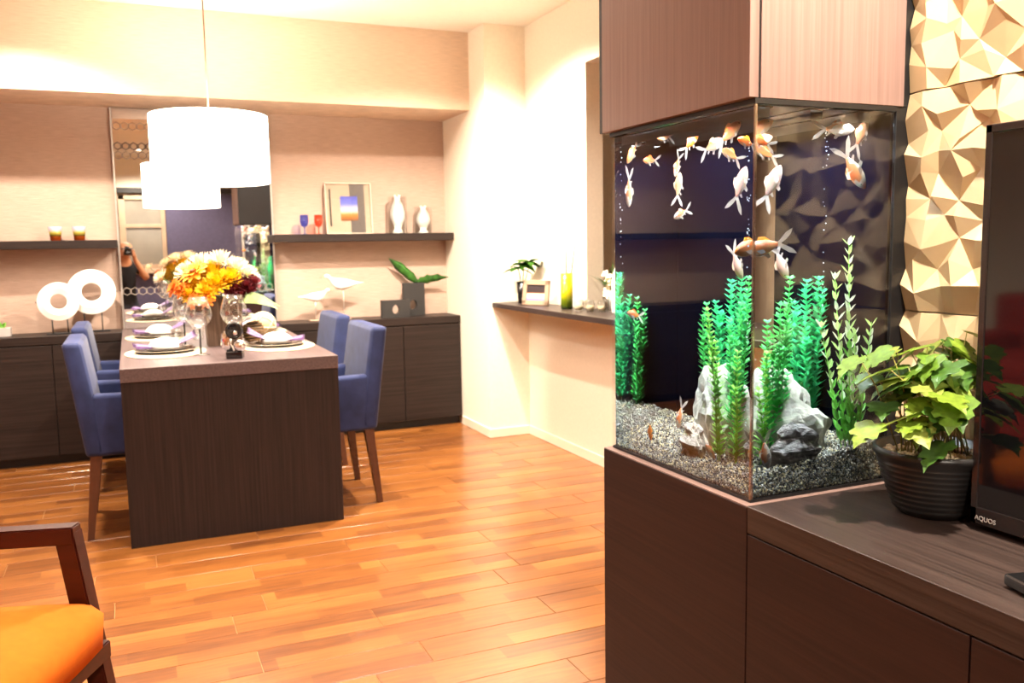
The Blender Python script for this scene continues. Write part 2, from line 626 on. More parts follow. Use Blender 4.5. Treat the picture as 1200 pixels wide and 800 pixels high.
sideboard(0.822, PX - .004, [1.182, 1.578], 'long dark brown sideboard under the white bird figures', .003)
sideboard(XL + .1, -0.064, [-2.1, -1.62, -1.2, -0.79, -0.418], 'long dark brown sideboard under the white ring sculptures', .003)
SHY = 5.47
sh = obj('floating_shelf', B(0.812, PX - .002, SHY, Y_N - .001, 1.212, 1.260, .002, 1), 'veneer_h')
tag(sh, 'dark wall shelf holding the picture and two goblets', 'shelf', 'floating shelves')
sh = obj('floating_shelf', B(XL + .1, -0.058, SHY, Y_N - .001, 1.194, 1.240, .002, 1), 'veneer_h')
tag(sh, 'dark wall shelf holding two amber tumblers', 'shelf', 'floating shelves')

MY = 5.618
mir = thing('wall_mirror', 'tall wall mirror with hexagon pattern behind the dining table', 'mirror', (0.388, MY, 0.72))
obj('backing', B(-0.050, 0.826, MY + .006, Y_N - .001, .722, SOF_Z - .004), 'alu', mir, True)
obj('mirror_sheet', B(-0.046, 0.822, MY, MY + .006, .722, SOF_Z - .006), 'mirror', mir, True)
obj('edge_trim', B(-0.056, -0.050, MY - .003, Y_N - .001, .722, SOF_Z - .004), 'alu', mir, True)
obj('edge_trim', B(0.826, 0.832, MY - .003, Y_N - .001, .722, SOF_Z - .004), 'alu', mir, True)


def hexring(r0, r1):
    bm = bmesh.new()
    a = [[bm.verts.new((r * math.cos(math.radians(30 + 60 * i)), d, r * math.sin(math.radians(30 + 60 * i)))) for i in range(6)] for r, d in ((r0, 0), (r1, 0), (r1, -.0006), (r0, -.0006))]
    for p, q_ in ((0, 1), (1, 2), (2, 3), (3, 0)):
        for i in range(6):
            j = (i + 1) % 6
            bm.faces.new((a[p][i], a[p][j], a[q_][j], a[q_][i]))
    me = bpy.data.meshes.new('hexagon')
    bmesh.ops.recalc_face_normals(bm, faces=list(bm.faces))
    bm.to_mesh(me)
    bm.free()
    return me


hm = {}
for zz, kind, thick in ((1.892, 'etch_faint', .0048), (1.779, 'etch', .0085), (1.727, 'etch_faint', .0048), (0.940, 'etch_faint', .0045)):
    me = hexring(.0245 - thick, .0245)
    me.materials.append(M[kind])
    for i in range(20):
        xx = -0.024 + i * 0.0428
        if xx > .81:
            break
        h_ = link('hexagon', me, mir)
        h_.location = (xx - .388, -.0004, zz - .72)

# ------------------------------------------------------------------ dining table
TX0, TX1, TY0, TZ = -0.0619, 0.7896, 3.69, 0.72
t = thing('dining_table', 'dark wood dining table with solid end panels, laid for a meal', 'table', (0.364, 4.65, 0))
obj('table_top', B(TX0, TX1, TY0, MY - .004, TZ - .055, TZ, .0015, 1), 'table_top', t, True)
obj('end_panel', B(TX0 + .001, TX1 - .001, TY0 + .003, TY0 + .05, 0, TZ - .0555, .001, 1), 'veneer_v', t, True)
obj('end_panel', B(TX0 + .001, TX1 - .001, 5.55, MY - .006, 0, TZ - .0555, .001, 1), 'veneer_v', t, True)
obj('rail', B(0.34, 0.39, TY0 + .05, 5.55, TZ - .12, TZ - .0555), 'veneer_h', t, True)


# ------------------------------------------------------------------ blue dining chairs (face +X)
def make_chair(label):
    t = thing('dining_chair', label, 'chair', group='blue upholstered dining chairs')
    W = .235
    bm = bmesh.new()
    b2 = B(-.25, -.165, -W, W, .345, .815, .022, 3)
    for v in b2.verts:
        k = (v.co.z - .345) / .47
        v.co.x -= .062 * k * k * .6 + .062 * k * .4
        if v.co.x > -.21 + -.03 * k:
            v.co.x -= .012 * k
    for f in b2.faces:
        f.smooth = True
    merge(bm, b2)
    obj('backrest', bm, 'blue', t)
    for s in (-1, 1):
        bm = bmesh.new()
        ya, yb = (-W, -W + .065) if s < 0 else (W - .065, W)
        b2 = B(-.215, .24, ya, yb, .345, .600, .018, 3)
        for f in b2.faces:
            f.smooth = True
        for v in b2.verts:
            if v.co.z > .5 and v.co.x > .1:
                v.co.z -= .012
        merge(bm, b2)
        obj('armrest', bm, 'blue', t)
    obj('seat', B(-.17, .25, -W + .063, W - .063, .350, .470, .025, 3), 'blue', t)
    for sx in (-1, 1):
        for sy in (-1, 1):
            xx, yy = (-.212 if sx < 0 else .215), sy * .205
            dx = -.040 if sx < 0 else .012
            bm = bmesh.new()
            vs = []
            for z, h, d in ((.349, .021, 0), (0, .0125, 1)):
                vs.append([bm.verts.new((xx + dx * d + a * h, yy + sy * .012 * d + b * h, z)) for a, b in ((-1, -1), (1, -1), (1, 1), (-1, 1))])
            bm.faces.new(vs[0])
            bm.faces.new(list(reversed(vs[1])))
            for i in range(4):
                bm.faces.new((vs[0][i], vs[0][(i + 1) % 4], vs[1][(i + 1) % 4], vs[1][i]))
            obj('leg', bm, 'legwood', t)
    return t


ch = make_chair('blue armchair nearest the camera at the table side by the ring sculptures')
ch.location = (0.040, 4.105, 0)
copy_tree(ch, (0.030, 4.88, 0), 0, 'blue armchair beside the mirror below the ring sculptures')
copy_tree(ch, (0.748, 4.10, 0), math.pi, 'blue armchair with both wooden legs showing, backed by the open floor')
copy_tree(ch, (0.758, 4.86, 0), math.pi, 'blue armchair beside the mirror below the white birds')


# ------------------------------------------------------------------ pendant lamp
LX, LY = 0.377, 4.37
t = thing('pendant_lamp', 'large white drum pendant lamp hanging over the dining table', 'lamp', (LX, LY, CEIL))
M['shade'] = mat('lamp_shade', (0.9, 0.86, 0.78), 0.8, vary=0.02, emit=(1.0, 0.90, 0.76), estr=3.6)
M['diffuser'] = mat('lamp_diffuser', (0.9, 0.88, 0.82), 0.7, vary=0.02, emit=(1.0, 0.90, 0.76), estr=5.0)
r_ = 0.263
obj('shade', LA([(r_, 1.486), (r_ - .003, 1.484), (r_ - .003, 1.792), (r_, 1.790), (r_, 1.486)], 64, (LX, LY, 0), False), 'shade', t, True)
obj('diffuser', LA([(0, 1.494), (r_ - .004, 1.494), (r_ - .004, 1.498), (0, 1.498)], 48, (LX, LY, 0), False), 'diffuser', t, True)
obj('top_cover', LA([(0, 1.772), (r_ - .004, 1.772), (r_ - .004, 1.776), (0, 1.776)], 48, (LX, LY, 0), False), mat('lamp_top', (0.9, 0.88, 0.82), 0.7, vary=0.02, emit=(1.0, 0.90, 0.76), estr=15.0), t, True)
obj('cord', TU([(LX, LY, 1.776), (LX, LY, CEIL - .02)], .0035), mat('lamp_cord', (0.16, 0.09, 0.05), 0.6), t, True)
obj('ceiling_rose', LA([(.0, -.03), (.03, -.028), (.05, -.006), (.05, -.0005), (0, -.0005)], 24, (LX, LY, CEIL), False), 'whitecer', t, True)

# ------------------------------------------------------------------ downlights
M['led'] = mat('downlight_glow', (0.9, 0.85, 0.75), 0.6, vary=0, emit=(1.0, 0.86, 0.66), estr=12.0)
DLN = ['over the sideboard with the ring sculptures', 'over the open side of the table', 'over the kitchen counter', 'over the end of the dining table', 'over the bare middle of the floor', 'between the counter and the aquarium', 'over the television cabinet', 'over the photographer beside the orange armchair', 'over the red sofa', 'in front of the window']
for i, (x, y, wt, ang) in enumerate(DOWNLIGHTS):
    t = thing('downlight', 'small round recessed ceiling downlight ' + DLN[i], 'downlight', (x, y, CEIL), group='recessed ceiling downlights')
    obj('trim_ring', LA([(.040, -.0002), (.052, -.0002), (.052, -.004), (.040, -.006), (.040, -.0002)], 24, capped=False), 'whitecer', t)
    obj('lens', LA([(0, -.002), (.0398, -.002), (.0398, -.0006), (0, -.0006)], 24, capped=False), 'led', t)
    ld = bpy.data.lights.new('downlight_lamp', 'SPOT')
    ld.energy = wt
    ld.color = WARM
    ld.spot_size = math.radians(ang)
    ld.spot_blend = 0.55
    ld.shadow_soft_size = 0.045
    lo = bpy.data.objects.new('downlight_lamp', ld)
    C.objects.link(lo)
    lo.parent = t
    lo.location = (0, 0, -.012)

# ------------------------------------------------------------------ media cabinet with the plinth of the tank
BX, BZ, BY1, BY0 = 1.046, 0.6742, 1.8556, 1.3075
t = thing('media_cabinet', 'low dark brown cabinet carrying the aquarium and the television', 'cabinet', (1.24, 0.6, 0))
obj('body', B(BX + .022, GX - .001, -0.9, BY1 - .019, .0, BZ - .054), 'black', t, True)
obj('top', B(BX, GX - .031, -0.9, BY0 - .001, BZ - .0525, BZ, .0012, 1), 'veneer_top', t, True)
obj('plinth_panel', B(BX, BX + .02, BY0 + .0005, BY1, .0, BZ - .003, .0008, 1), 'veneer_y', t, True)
obj('plinth_top', B(BX + .0005, GX - .031, BY0, BY1 - .0005, BZ - .0025, BZ, .0005, 1), 'upper_v', t, True)
obj('end_panel', B(BX + .0205, GX - .001, BY1 - .018, BY1 - .0005, .0, BZ - .003), 'veneer_y', t, True)
ys_ = [BY0, 0.822, 0.337, -0.15, -0.9]
for a, b in zip(ys_, ys_[1:]):
    obj('door', B(BX + .0008, BX + .02, b + .0016, a - .0016, .04, BZ - .0555, .0008, 1), 'veneer_y', t, True)

# ------------------------------------------------------------------ cabinet above the tank
UZ = 1.4329
t = thing('wall_cabinet', 'tall brown cabinet running to the ceiling above the aquarium', 'cabinet', (1.25, 1.585, UZ))
obj('body', B(BX + .026, GX - .031, 1.3151, BY1, UZ, CEIL - .002, .0008, 1), 'upper_v', t, True)
obj('door', B(BX, BX + .021, 1.3151, BY1, UZ, CEIL - .004, .0008, 1), 'upper_v', t, True)
obj('gap_shade', B(BX + .0211, BX + .0259, 1.3185, BY1 - .0008, UZ + .0002, CEIL - .004), 'black', t, True)  # black strip put in for the shade between door and body
obj('end_shade', B(BX + .0005, GX - .031, BY1 + .0002, BY1 + .012, UZ, CEIL - .004), mat('end_shade_dark', (0.006, 0.0045, 0.004), 0.6, vary=0.1), t, True)  # dark sheet added over the end face in place of shade
obj('back_strip', B(GX - .0305, GX - .0005, 1.3195, BY1, UZ, CEIL - .002), 'black', t, True)

# ------------------------------------------------------------------ aquarium
FX, SY, BKX, FY = 1.069, 1.3245, 1.402, 1.837
WT, WB = 1.421, 0.6905
aq = thing('aquarium', 'tall glass aquarium glowing white, full of goldfish and green plants', 'aquarium', (1.242, 1.58, BZ))
obj('base_plate', B(FX - .005, BKX + .004, SY - .005, FY + .005, BZ + .0005, BZ + .006), 'black', aq, True)
g = .0015
obj('front_pane', B(FX - .006, FX - g, SY - .006, FY + .006, BZ + .006, UZ - .004), 'pane', aq, True)
obj('side_pane', B(FX - g, BKX + g, SY - .006, SY - g, BZ + .006, UZ - .004), 'pane', aq, True)
obj('far_pane', B(FX - g, BKX + g, FY + g, FY + .006, BZ + .006, UZ - .004), 'pane', aq, True)
M['backdrop'] = mat('tank_backdrop', (0.0008, 0.0010, 0.0030), 1.0, vary=0.2, scale=3, spec=0.0)
obj('backdrop', B(BKX - .0015, BKX + .006, SY + .0005, FY - .0005, BZ + .0068, WT - .0005), 'backdrop', aq, True)
obj('corner_seal', B(FX - .0065, FX - .0015, SY - .0065, SY - .0015, BZ + .006, UZ - .002), glassy('corner_seal', (0.80, 0.70, 0.64), 0.30, 0.15), aq, True)
rm_ = B(FX - .0085, FX - .0065, SY - .0085, FY + .0085, UZ - .010, UZ - .0005)
box(rm_, FX - .0065, BKX + .006, SY - .0085, SY - .0065, UZ - .010, UZ - .0005)
box(rm_, FX - .0065, BKX + .006, FY + .0065, FY + .0085, UZ - .010, UZ - .0005)
obj('rim', rm_, 'black', aq, True)
obj('pipe_cover', B(BKX + .0065, GX - .031 + .026, SY - .006, SY + .060, BZ + .0005, UZ - .001, .001, 1), 'black', aq, True)
M['water'] = bpy.data.materials.new('water')
M['water'].use_nodes = True
nt = M['water'].node_tree
nt.nodes.clear()
out = nt.nodes.new('ShaderNodeOutputMaterial')
gb = nt.nodes.new('ShaderNodeBsdfGlass')
gb.inputs['Color'].default_value = (0.985, 0.995, 1.0, 1)
gb.inputs['Roughness'].default_value = 0.0
gb.inputs['IOR'].default_value = 1.33
nt.links.new(gb.outputs[0], out.inputs[0])
obj('water', B(FX, BKX, SY, FY, BZ + .0065, WT), 'water', aq, True)
M['ledstrip'] = mat('tank_led', (0.9, 0.95, 1.0), 0.5, vary=0.0, emit=(0.80, 0.92, 1.0), estr=150.0)
for lab, x0 in (('front pane', FX + .004), ('middle of the water', FX + .130), ('dark backdrop', FX + .250)):
    x1, y0, y1 = x0 + .030, SY + .005, FY - .03
    tl = thing('tank_lamp', 'slim hooded light bar under the water surface by the ' + lab, 'lamp', ((x0 + x1) / 2, (y0 + y1) / 2, WT - .008), group='light bars in the aquarium')
    hb = B(x0, x1, y0, y1, WT - .0040, WT - .0015)
    for a, b, c, d, lo_ in ((x0, x0 + .001, y0, y1, .0205), (x1 - .001, x1, y0, y1, .0125), (x0, x1, y0, y0 + .001, .0205), (x0, x1, y1 - .001, y1, .0125)):
        box(hb, a, b, c, d, WT - lo_, WT - .0041)
    obj('hood', hb, 'black', tl, True)
    obj('light_strip', B(x0 + .002, x1 - .002, y0 + .003, y1 - .003, WT - .0070, WT - .0045), 'ledstrip', tl, True)


def zg(x, y):
    return .705 + .045 * (x - 1.069) / .346 + .012 * (1.837 - y) / .5


def rand_island(name, cols, rough=0.5, pos=None):
    m, nt, b = nodes(name)
    ge = nt.nodes.new('ShaderNodeNewGeometry')
    rp = nt.nodes.new('ShaderNodeValToRGB')
    rp.color_ramp.interpolation = 'CONSTANT'
    while len(rp.color_ramp.elements) < len(cols):
        rp.color_ramp.elements.new(0.5)
    for i, (e, c) in enumerate(zip(rp.color_ramp.elements, cols)):
        e.position = i / len(cols)
        e.color = tuple(c) + (1,)
    nt.links.new(ge.outputs['Random Per Island'], rp.inputs[0])
    nt.links.new(rp.outputs[0], b.inputs['Base Color'])
    b.inputs['Roughness'].default_value = rough
    return m


M['gravel'] = rand_island('gravel_stones', [(0.08, 0.07, 0.05), (0.30, 0.24, 0.15), (0.03, 0.03, 0.026), (0.55, 0.50, 0.38), (0.14, 0.11, 0.07), (0.40, 0.38, 0.34), (0.06, 0.06, 0.055), (0.75, 0.62, 0.34)], 0.35)
bm = bmesh.new()
rg = random.Random(3)
stone = bmesh.new()
bmesh.ops.create_icosphere(stone, subdivisions=1, radius=1.0)
sv = [v.co.copy() for v in stone.verts]
sf = [[v.index for v in f.verts] for f in stone.faces]
stone.free()
verts, faces = [], []


def add_stone(x, y, z, r):
    base = len(verts)
    e = Euler((rg.uniform(0, 6), rg.uniform(0, 6), rg.uniform(0, 6))).to_matrix()
    sc = (rg.uniform(.7, 1.3), rg.uniform(.7, 1.2), rg.uniform(.6, 1.0))
    for c in sv:
        p = e @ Vector((c.x * sc[0], c.y * sc[1], c.z * sc[2])) * r
        verts.append((min(max(p.x + x, FX + .0006), BKX - .0006), min(max(p.y + y, SY + .0006), FY - .0006), max(p.z + z, BZ + .0072)))
    for f in sf:
        faces.append([base + i for i in f])


for _ in range(5200):      # top layer
    x, y = rg.uniform(FX + .012, BKX - .002), rg.uniform(SY + .012, FY - .002)
    add_stone(x, y, zg(x, y) + rg.uniform(-.004, .001), rg.uniform(.0022, .0036))
for _ in range(5200):      # against the front pane and the side pane
    if rg.random() < .6:
        x, y = FX + .0025, rg.uniform(SY + .002, FY - .002)
    else:
        x, y = rg.uniform(FX + .002, BKX - .002), SY + .0025
    z = rg.uniform(BZ + .008, zg(x, y))
    k = .014 * max(0, (z - BZ - .008) / (zg(x, y) - BZ - .008)) ** 1.2
    if x < FX + .003:
        x += k
        y = max(y, SY + .0025 + k)
    else:
        y += k
        x = max(x, FX + .0025 + k)
    add_stone(x, y, z, rg.uniform(.0022, .0036))
me = bpy.data.meshes.new('gravel')
me.from_pydata(verts, [], faces)
me.materials.append(M['gravel'])
go = link('gravel', me)
tag(go, 'mixed brown and grey gravel covering the aquarium floor', 'gravel')
go['kind'] = 'stuff'
bm = bmesh.new()
n_ = 10
gv = [[bm.verts.new((FX + .017 + (BKX - FX - .021) * i / n_, SY + .017 + (FY - SY - .021) * j / n_, zg(FX + (BKX - FX) * i / n_, SY + (FY - SY) * j / n_) - .003)) for j in range(n_ + 1)] for i in range(n_ + 1)]
for i in range(n_):
    for j in range(n_):
        bm.faces.new((gv[i][j], gv[i + 1][j], gv[i + 1][j + 1], gv[i][j + 1]))
r_e = bmesh.ops.extrude_edge_only(bm, edges=[e for e in bm.edges if len(e.link_faces) == 1])
for v in r_e['geom']:
    if isinstance(v, bmesh.types.BMVert):
        v.co.z = BZ + .0075
        v.co.x -= .012 * (v.co.x < FX + .02)
        v.co.y -= .012 * (v.co.y < SY + .02)
bed = obj('gravel_bed', bm, mat('gravel_bed', (0.05, 0.04, 0.03), 0.7, vary=0.4, scale=250), go)
bed['kind'] = 'stuff'


# rocks
def rock(name, c, size, seed, material, label, layers=0.0, rot=0.0):
    rn = random.Random(seed)
    b2 = bmesh.new()
    bmesh.ops.create_icosphere(b2, subdivisions=4, radius=1.0)
    from mathutils import noise as mn
    off = Vector((rn.uniform(-50, 50), rn.uniform(-50, 50), rn.uniform(-50, 50)))
    for v in b2.verts:
        d = v.co.normalized()
        k = 1 + .30 * mn.noise(d * 1.6 + off) + .16 * mn.noise(d * 4.0 + off) + .07 * mn.noise(d * 9.0 + off)
        p = d * k
        if layers:
            z = p.z
            st = math.sin(z * layers * 6.283 + 1.5 * mn.noise(d * 2 + off))
            p.x *= 1 + .10 * st
            p.y *= 1 + .10 * st
        if p.z < -.55:
            p.z = -.55
        v.co = Vector((p.x * size[0], p.y * size[1], (p.z + .5) * size[2]))
    o = obj(name, b2, material)
    o.location = c
    o.rotation_euler = (0, 0, rot)
    tag(o, label, 'rock', 'rocks in the aquarium')
    return o


M['palerock'] = mat('pale_rock', (0.50, 0.45, 0.38), 0.85, vary=0.55, scale=26, bump=0.8, detail=8)
M['slaterock'] = mat('slate_rock', (0.15, 0.13, 0.12), 0.7, vary=0.7, scale=40, stretch=(1, 1, 3), bump=0.8, detail=8)
rock('rock', (1.245, 1.55, .722), (.075, .075, .125), 11, 'palerock', 'big pale rock standing behind the bright green plants', 0, .4)
rock('rock', (1.245, 1.468, .728), (.085, .050, .075), 5, 'palerock', 'broad pale rock in the middle of the aquarium', 0, -.5)
rock('rock', (1.133, 1.560, .712), (.034, .045, .045), 21, mat('banded_rock', (0.46, 0.36, 0.29), 0.8, vary=0.5, scale=18, stretch=(1, 1, 4), bump=0.6), 'small banded rock lying on the gravel by the front pane', 1.3, -.6)
rock('rock', (1.203, 1.378, .722), (.052, .036, .056), 33, 'slaterock', 'dark layered slate rock by the side pane', 1.6, -.25)


# water plants
def whorl_leaves(bm, p0, p1, n, ll, lw, rn, droop=0.5, per=4):
    """Leaves in whorls up a stem from p0 to p1."""
    p0, p1 = Vector(p0), Vector(p1)
    d = (p1 - p0)
    for i in range(n):
        f = (i + .6) / n
        p = p0 + d * f + Vector((rn.uniform(-.002, .002), rn.uniform(-.002, .002), 0))
        a0 = rn.uniform(0, 6.28)
        L_ = ll * (1.05 - .45 * f * f) * rn.uniform(.85, 1.15)
        for k in range(per):
            a = a0 + 6.283 * k / per
            out_ = Vector((math.cos(a), math.sin(a), 0))
            up = Vector((0, 0, 1))
            dr = (out_ * .75 + up * rn.uniform(.45, .85)).normalized()
            sd = out_.cross(up).normalized()
            m_ = p + dr * L_ * .55
            t_ = p + dr * L_ + out_ * L_ * .15 - up * L_ * .1 * droop
            v = [bm.verts.new(x) for x in (p, m_ - sd * lw, t_, m_ + sd * lw)]
            bm.faces.new((v[0], v[1], v[2]))
            bm.faces.new((v[0], v[2], v[3]))


def leafy(name, c, c2=None, trans=0.45, m=None):
    """Leaf that lets part of the light through."""
    m = m or mat(name, c, 0.5, vary=0.3, scale=30)
    nt = m.node_tree
    b = nt.nodes['Principled BSDF']
    tl_ = nt.nodes.new('ShaderNodeBsdfTranslucent')
    mx = nt.nodes.new('ShaderNodeMixShader')
    mx.inputs[0].default_value = trans
    nt.links.new(b.inputs['Base Color'].links[0].from_socket, tl_.inputs[0])
    nt.links.new(b.outputs[0], mx.inputs[1])
    nt.links.new(tl_.outputs[0], mx.inputs[2])
    nt.links.new(mx.outputs[0], nt.nodes['Material Output'].inputs[0])
    return m


M['pl_green'] = leafy('water_leaf_green', (0.10, 0.60, 0.15), None)
M['pl_lime'] = leafy('water_leaf_lime', (0.34, 0.68, 0.12), None)
M['pl_teal'] = leafy('water_leaf_teal', (0.07, 0.60, 0.24), None)
M['pl_pale'] = ramp_mat('water_leaf_pale', [(0, (0.10, 0.36, 0.03)), (.45, (0.28, 0.48, 0.10)), (.75, (0.62, 0.64, 0.34)), (1, (0.45, 0.58, 0.20))], 2, 0.0, .42, 0.5)
rp_ = random.Random(12)


def water_plant(label, base, tops, material, ll, lw, dens, per=4):
    ll, lw, dens = ll * 1.2, lw * 1.35, dens * .85
    t = thing('water_plant', label, 'plant', base, group='plants in the aquarium')
    b0 = Vector(base)
    for tp in tops:
        e = Vector(tp) - b0
        s0 = Vector((rp_.uniform(-.008, .008) + .25 * e.x, rp_.uniform(-.008, .008) + .25 * e.y, 0))
        e.x = min(max(e.x, FX + .015 - b0.x), BKX - .015 - b0.x)
        e.y = min(max(e.y, SY + .015 - b0.y), FY - .015 - b0.y)
        mid = s0 * .5 + e * .5 + Vector((rp_.uniform(-.006, .006), rp_.uniform(-.006, .006), 0))
        st = obj('stem', TU([s0 + Vector((0, 0, -.01)), mid, e], [.0018, .0015, .0008], 5), material, t)
        bm = bmesh.new()
        n = max(4, int(e.z * dens))
        whorl_leaves(bm, s0, mid, n // 2, ll, lw, rp_, per=per)
        whorl_leaves(bm, mid, e, n - n // 2, ll * .9, lw, rp_, per=per)
        for v in bm.verts:
            v.co.x = min(max(v.co.x, FX + .003 - b0.x), BKX - .003 - b0.x)
            v.co.y = min(max(v.co.y, SY + .003 - b0.y), FY - .003 - b0.y)
        lv = obj('leaves', bm, material, st)
        lv['kind'] = 'stuff'
    return t


water_plant('bright lime water plant close behind the front pane', (1.141, 1.463, .722), [(1.102, 1.493, 1.036), (1.119, 1.479, .969), (1.135, 1.50, .93)], 'pl_lime', .020, .0042, 95)
water_plant('tall dense green water plant beside the big pale rock', (1.190, 1.460, .730), [(1.229, 1.454, 1.099), (1.213, 1.467, 1.045), (1.19, 1.485, 1.01), (1.199, 1.47, .98), (1.170, 1.45, .93)], 'pl_green', .022, .0045, 100)
water_plant('short lime water plant at the near corner of the tank', (1.160, 1.436, .727), [(1.163, 1.439, .952), (1.14, 1.43, .88)], 'pl_lime', .019, .004, 95)
water_plant('slim green water plant rising above the dark slate rock', (1.222, 1.478, .733), [(1.217, 1.482, .940), (1.235, 1.47, .90)], 'pl_green', .019, .004, 95)
water_plant('bushy blue-green water plant in front of the black backdrop', (1.368, 1.615, .747), [(1.361, 1.609, 1.085), (1.384, 1.59, 1.09), (1.346, 1.632, 1.01), (1.392, 1.575, 1.063), (1.36, 1.66, 1.035), (1.345, 1.58, .96), (1.385, 1.62, .98)], 'pl_teal', .026, .0050, 95, 5)
water_plant('feathery green water plant at the back corner of the tank', (1.372, 1.690, .748), [(1.36, 1.695, 1.03), (1.385, 1.70, .97), (1.35, 1.70, .95), (1.375, 1.72, 1.0)], 'pl_green', .022, .0045, 95)

# the pale broad-leaved plant: its leaves are big enough to pick apart
lm = bmesh.new()
vv = [lm.verts.new(p) for p in ((0, 0, 0), (.008, -.0055, .001), (.017, -.0048, .002), (.026, 0, .001), (.017, .0048, .002), (.008, .0055, .001), (.013, 0, -.001))]
for a, b in ((0, 1), (1, 2), (2, 3), (3, 4), (4, 5), (5, 0)):
    lm.faces.new((vv[6], vv[a], vv[b]))
bmesh.ops.recalc_face_normals(lm, faces=list(lm.faces))
leafmesh = {}
for nm, mc in (('a', (0.20, 0.58, 0.08)), ('b', (0.58, 0.74, 0.26)), ('c', (0.84, 0.84, 0.58))):
    me = bpy.data.meshes.new('leaf')
    lm.to_mesh(me)
    me.materials.append(leafy('pale_leaf_' + nm, mc))
    leafmesh[nm] = me
lm.free()
pb = Vector((1.342, 1.352, .750))
t = thing('water_plant', 'tall pale yellow-green broad-leaved water plant by the side pane', 'plant', pb, group='plants in the aquarium')
for tp, n in (((1.326, 1.367, 1.171), 22), ((1.304, 1.389, 1.103), 17), ((1.283, 1.409, 1.006), 12), ((1.378, 1.345, 1.006), 13), ((1.35, 1.37, .99), 12)):
    e = Vector(tp) - pb
    s0 = Vector((e.x * .3, e.y * .3 + .004, 0))
    obj('stem', TU([s0 + Vector((0, 0, -.01)), s0 * .5 + e * .5, e], [.0018, .0014, .0008], 5), 'pl_lime', t)
    for i in range(n):
        f = (i + .5) / n
        for s in (0, 1, 2):
            a = i * 1.9 + s * 2.09 + rp_.uniform(-.3, .3)
            lf = link('leaf', leafmesh['a' if f < .35 + rp_.uniform(-.2, .2) else ('c' if rp_.random() < .45 else 'b')], t)
            lf.location = s0 + (e - s0) * f
            lf.rotation_euler = (rp_.uniform(-.4, .4), -math.radians(rp_.uniform(38, 68)), a)
            k = rp_.uniform(1.0, 1.4) * (1.05 - .35 * f)
            lf.scale = (k, k, k)
            wp = pb + lf.location
            if wp.y < SY + .03 and math.sin(a) < -.3:
                lf.rotation_euler.z = -a

# bubbles
M['bubble'] = mat('bubble', (0.85, 0.93, 1.0), 0.15, vary=0.02, emit=(0.8, 0.92, 1.0), estr=0.15)  # faint glow put into the bubbles, which are no light source
rb = random.Random(9)
for (bx_, by_, z0, z1, n, lab) in ((1.082, 1.352, .80, 1.40, 46, 'thin column of air bubbles at the near corner of the aquarium'), (1.083, 1.822, .95, 1.41, 30, 'thin column of air bubbles at the far corner of the aquarium'), (1.300, 1.430, .95, 1.40, 34, 'thin column of air bubbles in front of the backdrop')):
    bm = bmesh.new()
    for i in range(n):
        z = z0 + (z1 - z0) * rb.random() ** .8
        sphere(bm, (bx_ + rb.gauss(0, .0025), by_ + rb.gauss(0, .0025), z), rb.uniform(.0008, .0024), 1, (1, 1, .8))
    for f in bm.faces:
        f.smooth = True
    o = obj('bubbles', bm, 'bubble')
    tag(o, lab, 'bubbles')
    o['kind'] = 'stuff'

# goldfish -------------------------------------------------------------------
M['fin'] = mat('fish_fin', (0.46, 0.38, 0.33), 0.5, vary=0.1)
nt = M['fin'].node_tree
b_ = nt.nodes['Principled BSDF']
b_.inputs['Alpha'].default_value = 0.55
PAL = {  # belly, side, back
    'pale': ((0.42, 0.30, 0.22), (0.42, 0.22, 0.11), (0.40, 0.15, 0.05)), 'two': ((0.46, 0.36, 0.26), (0.45, 0.20, 0.07), (0.40, 0.07, 0.012)),
    'orange': ((0.50, 0.19, 0.025), (0.48, 0.13, 0.008), (0.42, 0.085, 0.004)), 'cream': ((0.46, 0.39, 0.30), (0.46, 0.34, 0.22), (0.44, 0.24, 0.11)),
    'orangewhite': ((0.46, 0.40, 0.33), (0.45, 0.20, 0.08), (0.42, 0.09, 0.010)), 'pink': ((0.46, 0.37, 0.32), (0.45, 0.31, 0.26), (0.43, 0.24, 0.19)),
    'koi': ((0.46, 0.34, 0.24), (0.46, 0.17, 0.05), (0.40, 0.08, 0.012)), 'dull': ((0.28, 0.18, 0.12), (0.24, 0.11, 0.055), (0.20, 0.07, 0.03))}  # dull palette imitates a goldfish seen as a reflection
for kk, (a, b, c) in PAL.items():
    m = ramp_mat('fish_' + kk, [(0.0, a), (.42, b), (.75, c), (1, c)], 2, -.16, .17, 0.35, 0, 0.3)
    m.node_tree.nodes['Principled BSDF'].inputs['Subsurface Weight'].default_value = 0.7
    m.node_tree.nodes['Principled BSDF'].inputs['Subsurface Radius'].default_value = (1.0, 0.6, 0.4)
    m.node_tree.nodes['Principled BSDF'].inputs['Subsurface Scale'].default_value = 0.010
    if kk in ('orangewhite', 'koi'):
        # orange and white patches
        nt = m.node_tree
        bs = nt.nodes['Principled BSDF']
        tc = nt.nodes.new('ShaderNodeTexCoord')
        nz = nt.nodes.new('ShaderNodeTexNoise')
        nz.inputs['Scale'].default_value = 4.0
        st = nt.nodes.new('ShaderNodeMapRange')
        st.inputs['From Min'].default_value = .48
        st.inputs['From Max'].default_value = .54
        mx = nt.nodes.new('ShaderNodeMixRGB')
        src = bs.inputs['Base Color'].links[0].from_socket
        nt.links.new(tc.outputs['Object'], nz.inputs['Vector'])
        nt.links.new(nz.outputs['Fac'], st.inputs[0])
        nt.links.new(st.outputs[0], mx.inputs[0])
        nt.links.new(src, mx.inputs[1])
        mx.inputs[2].default_value = (0.47, 0.41, 0.36, 1)
        nt.links.new(mx.outputs[0], bs.inputs['Base Color'])
    M['fish_' + kk] = m


